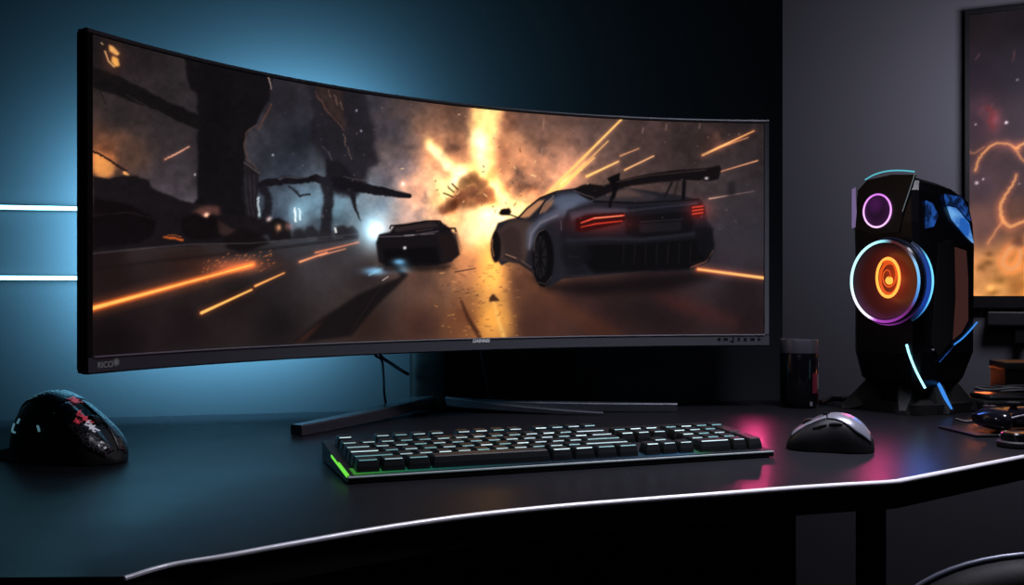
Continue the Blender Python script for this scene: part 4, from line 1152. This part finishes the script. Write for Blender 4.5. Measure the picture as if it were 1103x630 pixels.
# tweeter
pc_ = face_pt(945, 227, 1, -hf - .004)
ring_mesh('tweeter_ring', pc_.x, pc_.z, -hf - .0045, .0232, .0013, M['ring'], angle_ramp([(0, (215, 150, 225)), (90, (190, 100, 205)), (180, (225, 165, 235)), (270, (235, 190, 240)), (360, (215, 150, 225))]))
def disc(name, cx, cz, y, R, fcol, dish=0.0, m=None, n=64, rings=16):
    bm = bmesh.new(); c0 = bm.verts.new((cx, y + dish, cz)); prev = None
    for q in range(1, rings + 1):
        rr = R * q / rings
        cur = [bm.verts.new((cx + rr * math.cos(2 * PI * i / n), y + dish * (1 - (q / rings) ** 2), cz + rr * math.sin(2 * PI * i / n))) for i in range(n)]
        for i in range(n):
            j = (i + 1) % n
            if prev is None: bm.faces.new((c0, cur[i], cur[j]))
            else: bm.faces.new((prev[i], cur[i], cur[j], prev[j]))
        prev = cur
    o = finish(name, bm, m, tw, 1.2)
    ca = o.data.color_attributes.new('glow', 'FLOAT_COLOR', 'POINT')
    arr = np.ones((len(o.data.vertices), 4), np.float32)
    for i, vv in enumerate(o.data.vertices):
        dx, dz = (vv.co.x - cx) / R, (vv.co.z - cz) / R
        arr[i, :3] = lin(np.clip(fcol(dx, dz), 0, 255))
    ca.data.foreach_set('color', arr.ravel())
    return o
M['cone'] = attr_mat('lit_cone', 1.0, .35, .3)
disc('tweeter_cone', pc_.x, pc_.z, -hf - .0042, .0225, lambda x, z: np.array((52, 18, 60)) * (.55 + .5 * (x * x + z * z)) + np.array((30, 8, 34)) * max(0, 1 - ((x + .1) ** 2 + (z - .3) ** 2) * 3), 0.0, M['cone'])
# woofer drum standing proud of the cabinet
DF = -hf - .023
dc = face_pt(952.5, 303, 1, DF)
R = .0585
dcx, dcz = dc.x, dc.z
bm = bmesh.new()
n = 72
loops = []
for rr, yy in ((R * .90, DF + .001), (R * .985, DF), (R + .001, DF + .002), (R + .0015, DF + .012), (R + .001, -hf + .004), (R * .8, -hf + .004)):
    loops.append([Vector((dcx + rr * math.cos(2 * PI * i / n), yy, dcz + rr * math.sin(2 * PI * i / n))) for i in range(n)])
loft(bm, loops, True, False)
finish('woofer_drum', bm, M['gloss'], tw, .6)
# inner bowl, the rings' red and pink glow painted into its emission
def bowl_col(x, z):
    r = math.hypot(x, z)
    core = math.exp(-(((x - .10) / .42) ** 2 + ((z - .08) / .55) ** 2))
    red = np.array((165, 48, 20)) * core + np.array((52, 16, 16)) * (1 - core)
    edge = max(0, (r - .78) / .22)
    a = math.atan2(z, x)
    pink = max(0, -z) * edge
    return red * (1 - .5 * edge) + np.array((46, 14, 50)) * pink + np.array((16, 26, 34)) * edge * max(0, -x)
disc('woofer_cone', dcx, dcz, DF + .0012, R * .91, bowl_col, .016, M['cone'], rings=24)
ring_mesh('front_light_ring', dcx, dcz, DF - .0004, R * .955, .0019, M['ring'], angle_ramp([(0, (90, 160, 215)), (25, (120, 175, 215)), (48, (66, 30, 34)), (75, (60, 26, 30)), (88, (120, 190, 210)), (105, (170, 235, 245)), (180, (190, 235, 250)), (215, (230, 225, 250)), (245, (235, 215, 250)), (258, (150, 60, 165)), (290, (120, 44, 132)), (320, (80, 30, 80)), (335, (60, 100, 170)), (360, (90, 160, 215))]))
ring_mesh('lower_light_ring', dcx, dcz, DF + .008, R + .0016, .0014, M['ringdim'], angle_ramp([(0, (10, 20, 40)), (200, (12, 10, 24)), (225, (120, 50, 140)), (270, (130, 50, 140)), (300, (70, 24, 80)), (330, (14, 12, 30)), (360, (10, 20, 40))]))
ring_mesh('rear_light_ring', dcx, dcz, -hf - .001, R + .0022, .0016, M['ring'], angle_ramp([(0, (110, 200, 235)), (32, (90, 190, 225)), (50, (20, 40, 60)), (300, (20, 40, 60)), (318, (50, 120, 190)), (335, (90, 180, 230)), (360, (110, 200, 235))]), a0=math.radians(-62), a1=math.radians(62))
ring_mesh('blue_light_band', dcx, dcz, -hf - .010, R + .0012, .0050, M['ringdim'], angle_ramp([(0, (28, 66, 150)), (30, (22, 56, 130)), (55, (8, 16, 34)), (305, (8, 16, 34)), (330, (26, 60, 150)), (360, (28, 66, 150))]), a0=math.radians(-55), a1=math.radians(55))
# orange rotor rings with a spiral
M['fire'] = mat('orange_led', (.1, .03, .01), .4, emis=tuple(lin((255, 150, 60))), estr=2.0)
M['fire2'] = mat('red_orange_led', (.1, .02, .01), .4, emis=tuple(lin((225, 84, 26))), estr=1.0)
ic = face_pt(957.5, 299, 1, DF + .006)
def squash(o, k=.70):
    for vv in o.data.vertices: vv.co.x = ic.x + (vv.co.x - ic.x) * k
    return o
squash(ring_mesh('rotor_ring', ic.x, ic.z, DF + .004, .0265, .0022, M['fire']))
squash(ring_mesh('rotor_ring', ic.x + .001, ic.z - .001, DF + .006, .0215, .0022, M['fire2']))
pts = []
for i in range(40):
    a = math.radians(125 - i * 13.5); rr = .0235 * (1 - i / 46)
    pts.append(Vector((ic.x + rr * math.cos(a), DF + .004, ic.z + .002 + rr * math.sin(a) * .95)))
bm = bmesh.new(); add_tube(bm, pts, [.0017 - .0010 * i / 39 for i in range(40)], 6); squash(finish('rotor_spiral', bm, M['fire2'], tw, .8))
bm = bmesh.new()
add_lathe(bm, [(.0008, .0045), (.0035, .003), (.0055, 0), (.0055, -.002)], 20)
for vv in bm.verts: vv.co = Matrix.Translation((ic.x - .001, DF + .007, ic.z - .004)) @ Matrix.Rotation(PI / 2, 4, 'X') @ vv.co
finish('rotor_hub', bm, M['fire'], tw, .8)
# cyan slash on the lower front, blue glass and lines on the side
led_path('slash_light', [face_pt(x, y, 1, -hf - .001) for x, y in ((976.5, 371), (980, 383), (987, 400), (996.5, 418))], .0017, M['cyan'])
def side_panel(name, pts, m, val, thick=.002):
    bm = bmesh.new(); P_ = [face_pt(x, y, 0, val) for x, y in pts]
    a = [bm.verts.new(p) for p in P_]; b2 = [bm.verts.new(p - Vector((thick, 0, 0))) for p in P_]
    bm.faces.new(a); bm.faces.new(b2[::-1])
    for i in range(len(a)): bm.faces.new((a[i], a[(i + 1) % len(a)], b2[(i + 1) % len(a)], b2[i]))
    return finish(name, bm, m, tw)
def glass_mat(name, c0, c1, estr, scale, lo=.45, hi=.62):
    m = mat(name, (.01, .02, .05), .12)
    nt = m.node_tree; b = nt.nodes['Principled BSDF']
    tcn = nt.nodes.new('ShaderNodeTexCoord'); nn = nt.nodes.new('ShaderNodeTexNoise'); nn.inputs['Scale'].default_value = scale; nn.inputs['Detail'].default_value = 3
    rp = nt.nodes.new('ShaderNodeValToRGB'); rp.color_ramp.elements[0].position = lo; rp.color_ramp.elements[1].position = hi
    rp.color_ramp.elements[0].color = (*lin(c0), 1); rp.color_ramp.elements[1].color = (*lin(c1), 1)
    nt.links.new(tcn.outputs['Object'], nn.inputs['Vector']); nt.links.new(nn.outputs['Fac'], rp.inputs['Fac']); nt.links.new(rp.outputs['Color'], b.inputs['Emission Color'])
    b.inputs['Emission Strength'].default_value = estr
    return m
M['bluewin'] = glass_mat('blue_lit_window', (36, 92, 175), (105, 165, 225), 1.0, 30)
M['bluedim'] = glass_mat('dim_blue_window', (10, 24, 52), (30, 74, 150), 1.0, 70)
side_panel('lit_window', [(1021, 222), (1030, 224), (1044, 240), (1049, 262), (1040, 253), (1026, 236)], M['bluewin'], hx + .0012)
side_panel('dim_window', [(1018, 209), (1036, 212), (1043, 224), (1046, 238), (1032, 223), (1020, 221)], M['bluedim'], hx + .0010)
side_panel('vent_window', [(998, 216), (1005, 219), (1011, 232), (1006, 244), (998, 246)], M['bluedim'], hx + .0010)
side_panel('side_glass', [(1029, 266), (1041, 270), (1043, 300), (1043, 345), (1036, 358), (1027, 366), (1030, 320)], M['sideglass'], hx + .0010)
side_panel('side_shell', [(1012, 262), (1027, 258), (1029, 300), (1026, 366), (1012, 384), (1004, 372), (1008, 320)], M['matte'], hx + .0016)
led_path('side_line', [face_pt(x, y, 0, hx + .001) for x, y in ((1052.5, 347), (1044, 357), (1036, 365), (1028, 371))], .0011, M['blueled'])
led_path('side_line', [face_pt(x, y, 0, hx + .0008) for x, y in ((1030, 370), (1020, 381), (1012, 390))], .0006, M['bluedim'])
bm = bmesh.new(); p = face_pt(1005, 377, 0, hx + .001)
bmesh.ops.create_uvsphere(bm, u_segments=12, v_segments=8, radius=.0022)
for vv in bm.verts: vv.co += p
finish('side_stud', bm, M['graphite'], tw, 1.0)
# feet
bm = bmesh.new(); add_prism(bm, [(-.062, -.06), (.05, -.062), (.062, -.03), (.062, .06), (-.05, .064), (-.066, .03)], .0006, .014)
finish('base_plate', bm, M['matte'], tw)
bm = bmesh.new()
loft(bm, [[Vector((x * s, y * s, z)) for x, y in ((-.05, -.05), (.05, -.05), (.05, .05), (-.05, .05))] for z, s in ((.013, 1.0), (.022, .72), (.034, .80))])
finish('pedestal', bm, M['matte'], tw)
for sx, sy, fs in ((1, -.12, .70), (-1, -1, 1), (1, 1, .9), (-1, 1, 1), (.5, -1, .8)):
    bm = bmesh.new()
    dirv = Vector((sx * .75, sy * .75, 0)).normalized(); sd = Vector((-dirv.y, dirv.x, 0))
    loops = []
    for rr, ww, z0, z1 in ((.045, .016, .018, .060), (.066, .016, .008, .040), (.084, .013, .002, .020), (.100, .007, .0004, .006)):
        c_ = dirv * rr * fs
        loops.append([c_ + sd * a_ + Vector((0, 0, z_)) for a_, z_ in ((-ww, z0), (ww, z0), (ww * .6, z1), (-ww * .6, z1))])
    loft(bm, loops)
    ft = finish('foot', bm, M['matte'], tw)
    if fs == .70:
        bm = bmesh.new()
        add_tube(bm, catmull([dirv * (rr * fs) + Vector((0, 0, zz_)) for rr, zz_ in ((.054, .0515), (.068, .038), (.084, .0205), (.098, .0075))], 5), [.0016 + .0016 * math.sin(PI * i / 15) for i in range(16)], 8)
        finish('foot_light', bm, M['blueled'], ft, .8)

# ------------------------------------------------------------------ canister
Yc = 1.52
cp = at(860.5, 438, Yc)
M['lid'] = mat('can_lid_metal', (.16, .155, .19), .3, metal=.5)
can = empty('drink_can', 'tall dark can with a silver lid standing near the speaker tower', 'can', (cp.x, cp.y, DESK))
cr = .0278
bm = bmesh.new(); add_lathe(bm, [(cr * .86, .0002), (cr * .95, .003), (cr, .008), (cr, .078), (cr * .97, .080)], 40)
finish('body', bm, M['gloss'], can, .6)
bm = bmesh.new(); add_lathe(bm, [(cr * .99, .0795), (cr * 1.02, .081), (cr * 1.02, .0985), (cr * .99, .1005), (cr * .90, .1012), (cr * .88, .0995)], 40)
finish('lid', bm, M['lid'], can, .5)
M['canred'] = mat('can_red_print', (.12, .015, .03), .4, emis=(.25, .02, .06), estr=.05)
M['canpale'] = mat('can_pale_print', (.16, .17, .20), .4, emis=(.3, .33, .4), estr=.05)
def wrap_patch(a0, a1, z0, z1, m, r=cr + .0003):
    bm = bmesh.new(); g = [[bm.verts.new((r * math.cos(math.radians(a)), r * math.sin(math.radians(a)), z)) for z in (z0, z1)] for a in np.linspace(a0, a1, 7)]
    for p, q in zip(g, g[1:]): bm.faces.new((p[0], q[0], q[1], p[1]))
    return finish('label_patch', bm, m, can, 1.0)
wrap_patch(-62, -38, .022, .052, M['canred']); wrap_patch(-36, -22, .028, .050, M['canpale']); wrap_patch(-30, -18, .060, .066, M['canpale']); wrap_patch(-72, -62, .004, .010, M['canpale']); wrap_patch(-30, -16, .014, .022, M['canred']); wrap_patch(-26, -18, .069, .075, M['canpale'])

cable('cable', 'black power cable lying on the desk between the can and the speaker tower', [on_desk(884, 436) + Vector((0, 0, .003)), on_desk(896, 434) + Vector((0, 0, .006)), on_desk(908, 437) + Vector((0, 0, .010)), on_desk(918, 435) + Vector((0, 0, .008)), on_desk(930, 438.5) + Vector((0, 0, .003))], .004, M['cable'])

# ------------------------------------------------------------------ gear at the right end of the desk
def ground(px, py): return on_desk(px, py)
# tall box behind
p = at(1083, 391, 1.50)
bm = bmesh.new(); add_box(bm, 0, .12, 0, .07, 0, .064, .002)
bx_ = empty('storage_box', 'black lidded box standing behind the cables at the right', 'box', (p.x, 1.50, DESK), math.radians(-8))
ob = finish('box_body', bm, M['black'], bx_)
bm = bmesh.new(); add_box(bm, -.0015, .1215, -.0015, .0715, .056, .067, .002); finish('box_lid', bm, M['darkgrey'], bx_)
# low dark case with cable on top
p = ground(1058, 446)
cs = empty('equipment_case', 'low matte black case under the coiled grey cable at the right', 'case', (p.x + .008, p.y + .012, DESK), math.radians(4))
bm = bmesh.new(); add_box(bm, 0, .16, 0, .07, .0, .017, .004, 3); finish('case_body', bm, M['matte'], cs)
bm = bmesh.new(); add_box(bm, .012, .16, .006, .064, .0165, .024, .004, 3); finish('case_lid', bm, M['darkgrey'], cs)
zc = .0265
base = Vector((p.x + .008, p.y + .012, DESK))
pts = []
for i in range(46):
    a = i / 45 * 2 * PI * 2.3
    rr = .026 + .006 * math.sin(i * .9)
    pts.append(base + Vector((.052 + rr * 1.5 * math.cos(a), .034 + rr * .75 * math.sin(a), zc + .0055 * i / 45 + .003 * abs(math.sin(i * .5)))))
cable('coiled_cable', 'pale grey cable coiled loosely on top of the low black case', pts, .0017, M['greycable'])
# game controller on a thin tray
p = ground(1052, 471.5)
ty = empty('thin_tray', 'thin black tray with a silver front lip under the game controller', 'tray', (p.x, p.y, DESK), math.radians(7))
bm = bmesh.new(); add_box(bm, 0, .17, 0, .085, .0006, .0032, .001); finish('tray_plate', bm, M['black'], ty)
bm = bmesh.new(); add_box(bm, .028, .17, -.0008, .0008, .0012, .0038, .0004); finish('front_lip', bm, M['silver'], ty)
gc = empty('game_controller', 'glossy black game controller lying on the thin tray at the right', 'controller', (p.x + .080, p.y + .050, DESK + .0032), math.radians(12))
bm = bmesh.new()
loops = []
for i in range(25):
    t = -1 + 2 * i / 24
    x = .068 * t
    grip = math.exp(-((abs(t) - .78) / .22) ** 2)
    yf = -.022 - .026 * grip; yb = .024 - .004 * t * t
    s = math.sqrt(max(0.02, 1 - abs(t) ** 4))
    yc = (yf + yb) / 2; hy = (yb - yf) / 2 * (0.35 + .65 * s); hz = (.0125 + .002 * grip) * (0.3 + .7 * s)
    loops.append([Vector((x, yc + hy * math.copysign(abs(math.cos(a)) ** .8, math.cos(a)), .0155 + hz * math.copysign(abs(math.sin(a)) ** .8, math.sin(a)))) for a in [2 * PI * k / 20 for k in range(20)]])
loft(bm, loops)
finish('shell', bm, M['gloss'], gc, .9)
for x, y in ((-.022, -.010), (.022, -.010)):
    bm = bmesh.new(); add_lathe(bm, [(.0045, .024), (.004, .031), (.0078, .0325), (.0082, .0345), (.006, .0352)], 20, (x, y, 0)); finish('thumbstick', bm, M['matte'], gc, .6)
for x, y in ((.044, .012), (.052, .004), (.036, .004), (.044, -.004)):
    bm = bmesh.new(); add_lathe(bm, [(.0036, .026), (.0036, .0295), (.003, .0302)], 14, (x, y, 0)); finish('face_button', bm, M['darkgrey'], gc, .6)
bm = bmesh.new(); add_box(bm, -.052, -.036, .0015, .0065, .026, .0298, .0006); add_box(bm, -.0465, -.0415, -.004, .012, .026, .0298, .0006); finish('direction_pad', bm, M['darkgrey'], gc)
bm = bmesh.new(); add_tube(bm, catmull([(-.062, -.030, .018), (-.05, -.0405, .020), (-.034, -.034, .021), (-.012, -.0235, .021), (.012, -.0235, .021)], 5), .0009, 6); finish('trim_line', bm, M['silver'], gc, .8)
# small round dial in front
p = ground(1100, 484)
dl_ = empty('control_dial', 'small round black dial at the desk edge in front of the tray', 'dial', (p.x + .004, p.y + .018, DESK))
bm = bmesh.new(); add_lathe(bm, [(.019, .0004), (.0205, .002), (.0205, .006), (.019, .0075)], 32); finish('dial_base', bm, M['matte'], dl_, .6)
bm = bmesh.new(); add_lathe(bm, [(.0165, .0075), (.0165, .0150), (.0150, .0168), (.004, .0172)], 32); finish('dial_knob', bm, M['gloss'], dl_, .6)
cable('cable', 'thin dark cable running along the desk from the speaker foot to the tray', [on_desk(1030, 452.5) + Vector((0, 0, .0016)), on_desk(1040, 455) + Vector((0, 0, .0016)), on_desk(1052, 454) + Vector((0, 0, .0016)), on_desk(1060, 451) + Vector((0, 0, .0016))], .0014, M['greycable'])

# ------------------------------------------------------------------ fiery wall picture on the right wall
def wall_pt(px, py, off=0.0):
    s = (px - CX) / F
    Y = (2.3 + .491 * .609) / (1 + .491 * s)
    Y -= off
    return Vector((s * Y, Y, EYE - (py - CY) * Y / F))
WD = Vector((1, -.491, 0)).normalized(); WN = Vector((-.491, -1, 0)).normalized()   # along / out of wall
c0 = wall_pt(1040, 15); cb = wall_pt(1040, 331)
Wp, zt, zb_ = .44, c0.z, cb.z
base = Vector((c0.x, c0.y, 0))
def wp(s, z, out): q = base + WD * s + WN * out; return Vector((q.x, q.y, z))
pic = empty('wall_picture', 'black-framed glowing picture of fiery clouds and sparks on the grey wall', 'picture', wp(Wp / 2, zb_, 0))
bm = bmesh.new()
def bar(s0, s1, z0, z1, o0, o1):
    loft(bm, [[wp(s_, z_, o_) for z_, o_ in ((z0, o0), (z1, o0), (z1, o1), (z0, o1))] for s_ in (s0, s1)])
fwid, fb = .0085, .024
bar(0, Wp, zt - fwid, zt, .001, .026); bar(0, Wp, zb_, zb_ + fb, .001, .026); bar(0, fwid, zb_ + fb, zt - fwid, .001, .026); bar(Wp - fwid, Wp, zb_ + fb, zt - fwid, .001, .026)
rel(finish('frame', bm, M['black']), pic)
neb = paint_nebula()
ss = np.linspace(fwid, Wp - fwid, 150); zz = np.linspace(zb_ + fb, zt - fwid, 320)
SS, ZZ = np.meshgrid(ss, zz)
qx = base.x + WD.x * SS + WN.x * .02; qy = base.y + WD.y * SS + WN.y * .02
cc = neb.sample(CX + F * qx / qy, CY - F * (ZZ - EYE) / qy)
rel(grid_mesh('picture_panel', qx, qy, ZZ, cc, attr_mat('nebula_picture', 1.0, .4, .1)), pic)
a_ = wall_pt(1064, 335); b_ = wall_pt(1064, 350)
sb = empty('wall_ledge', 'slim dark ledge mounted on the grey wall under the fiery picture', 'ledge', (a_.x, a_.y, b_.z), math.atan2(WD.y, WD.x))
bm = bmesh.new(); add_box(bm, 0, .36, -.05, -.001, 0, a_.z - b_.z, .003); finish('ledge_board', bm, M['darkgrey'], sb)
bm = bmesh.new(); add_box(bm, .05, .07, -.04, -.001, -.035, .001, .002); finish('bracket', bm, M['black'], sb)
bm = bmesh.new(); add_box(bm, .28, .30, -.04, -.001, -.035, .001, .002); finish('bracket', bm, M['black'], sb)

# ------------------------------------------------------------------ chair whose back shows at the lower right
chY = .70
cx_ = at(1214, 604, chY)
chair = empty('desk_chair', 'black padded desk chair with rounded back at the lower right corner', 'chair', (cx_.x, chY + .01, 0), math.radians(172))
M['rim_highlight'] = mat('chair_rim_highlight', (.10, .11, .15), .35, metal=.3)  # lighter bluish tube standing in for the highlight on the backrest rim
topz = cx_.z - .001
W2 = .17
bm = bmesh.new()
def back_sect(y0, y1, inset):
    out = []
    n = 40
    for k in range(n + 1):
        t = k / n; a = PI * t
        ca, sa = math.cos(a), math.sin(a)
        out.append((math.copysign(abs(ca) ** .7, ca) * (W2 - inset), topz - .11 + (abs(sa) ** .9) * (.11 - inset)))
    out = [(W2 * .82 - inset, .50 + inset)] + out + [(-W2 * .82 + inset, .50 + inset)]
    return out
loops = []
for y, ins_ in ((-.022, .022), (-.030, .010), (-.022, .002), (-.006, 0), (.010, .002), (.018, .012), (.020, .03)):
    loops.append([Vector((x, y - .10 * (0 if z > .6 else 0), z)) for x, z in back_sect(0, 0, ins_)])
loft(bm, loops)
finish('backrest', bm, M['leather'], chair, .9)
bm = bmesh.new()
pth = [Vector((x * 1.004, -.006, z + .001)) for x, z in back_sect(0, 0, 0)[1:-1]]
add_tube(bm, pth, .0026, 8); finish('rim_highlight', bm, M['rim_highlight'], bpy.data.objects['backrest'], .9)
bm = bmesh.new(); add_box(bm, -.20, .20, -.42, -.02, .42, .49, .03, 4); finish('seat', bm, M['leather'], chair, .8)
bm = bmesh.new(); add_tube(bm, catmull([(0, .012, .56), (0, .03, .48), (0, .0, .405), (0, -.12, .395)], 6), .018, 10); finish('back_bracket', bm, M['black'], chair, .8)
bm = bmesh.new(); add_lathe(bm, [(.035, .07), (.03, .12), (.022, .13), (.022, .40), (.06, .405), (.06, .421)], 24, (0, -.22, 0)); finish('gas_column', bm, M['black'], chair, .6)
for k in range(5):
    a = 2 * PI * k / 5 + .3
    dv = Vector((math.cos(a), math.sin(a), 0)); sd = Vector((-dv.y, dv.x, 0)); o0 = Vector((0, -.22, 0))
    bm = bmesh.new()
    loft(bm, [[o0 + dv * rr + sd * q + Vector((0, 0, z)) for q, z in ((-w9, z0), (w9, z0), (w9, z1), (-w9, z1))] for rr, w9, z0, z1 in ((.02, .022, .075, .115), (.15, .019, .066, .096), (.28, .015, .058, .078))])
    lg = finish('base_arm', bm, M['black'], chair)
    bm = bmesh.new(); cpos = o0 + dv * .275
    add_lathe(bm, [(.018, -.012), (.026, -.008), (.026, .008), (.018, .012)], 18)
    for vv in bm.verts: vv.co = cpos + Vector((0, 0, .027)) + (Matrix.Rotation(a, 3, 'Z') @ (Matrix.Rotation(PI / 2, 3, 'X') @ vv.co))
    add_tube(bm, [cpos + Vector((0, 0, .03)), cpos + Vector((0, 0, .062))], .006, 8)
    finish('caster', bm, M['matte'], lg, .6)

# ------------------------------------------------------------------ lights
def area(name, loc, target, sx, sy, col, power, spread=None):
    l = bpy.data.lights.new(name, 'AREA'); l.shape = 'RECTANGLE'; l.size = sx; l.size_y = sy
    l.color = col; l.energy = power
    if spread: l.spread = math.radians(spread)
    o = bpy.data.objects.new(name, l); C.objects.link(o)
    o.location = loc
    o.rotation_euler = (Vector(target) - Vector(loc)).to_track_quat('-Z', 'Y').to_euler()
    return o
blue = (.22, .67, 1.0)
# bias lighting behind the left half of the monitor, thrown on the wall
def bias(px, py, dist, sx, sy, power):
    s = (px - CX) / F                       # point on the wall behind that part of the monitor
    t = (s * WB0.y - WB0.x) / (WBD.x - s * WBD.y)
    q = wb(t, 0, 0); q.z = EYE - (py - CY) * q.y / F
    area('bias_or_added_light', q - WBN * dist, q, sx, sy, blue, power)
bias(140, 250, .10, .06, .20, 3.8)
bias(320, 150, .11, .20, .06, 3.2)
bias(260, 340, .10, .22, .04, 2.3)
# soft unseen fill added over the right half of the desk, lilac white
area('desk_fill', (.55, 1.05, 1.75), (.34, 1.0, .74), .22, .22, (.88, .86, 1.0), 3.0, 70)
area('ceiling_lamp', (.3, .75, 2.4), (.25, .95, .7), .4, .4, (.86, .88, 1.0), .8, 60)
# unseen fill added to brighten the grey wall
area('wall_fill', (.95, 1.66, 1.30), (1.0, 2.1, 1.15), .2, .2, (.84, .84, 1.0), 1.35)
# faint room glow
area('room_glow', (-.3, -1.6, 2.2), (0.2, 1.2, .8), 1.2, .6, (.75, .82, 1.0), .6)
# coloured spill from the tower's rings on the desk
def spill(px, py, dx, col, p, tx, ty):
    s = face_pt(px, py, 1, -hf - .05); q = TI.inverted() @ s
    area('ring_spill', q, on_desk(tx, ty), .03, .03, col, p, 140)
spill(945, 345, 0, tuple(lin((255, 70, 150))), .065, 955, 490)
spill(990, 350, 0, tuple(lin((60, 130, 255))), .045, 1000, 480)
area('desk_orange_fill', at(1068, 404, 1.62), on_desk(1042, 480), .05, .03, tuple(lin((255, 120, 60))), .035, 100)  # added lamp hidden at desk level, standing in for the picture's orange reflection
area('bias_or_added_light', at(812, 372, 1.56), on_desk(822, 490), .03, .02, tuple(lin((255, 70, 140))), .012, 60)  # added pink lamp, hidden behind the bezel, for a streak on the desk
wd = bpy.data.worlds.new('night_room'); bpy.context.scene.world = wd
wd.use_nodes = True
wd.node_tree.nodes['Background'].inputs[0].default_value = (.10, .12, .18, 1)
wd.node_tree.nodes['Background'].inputs[1].default_value = .02
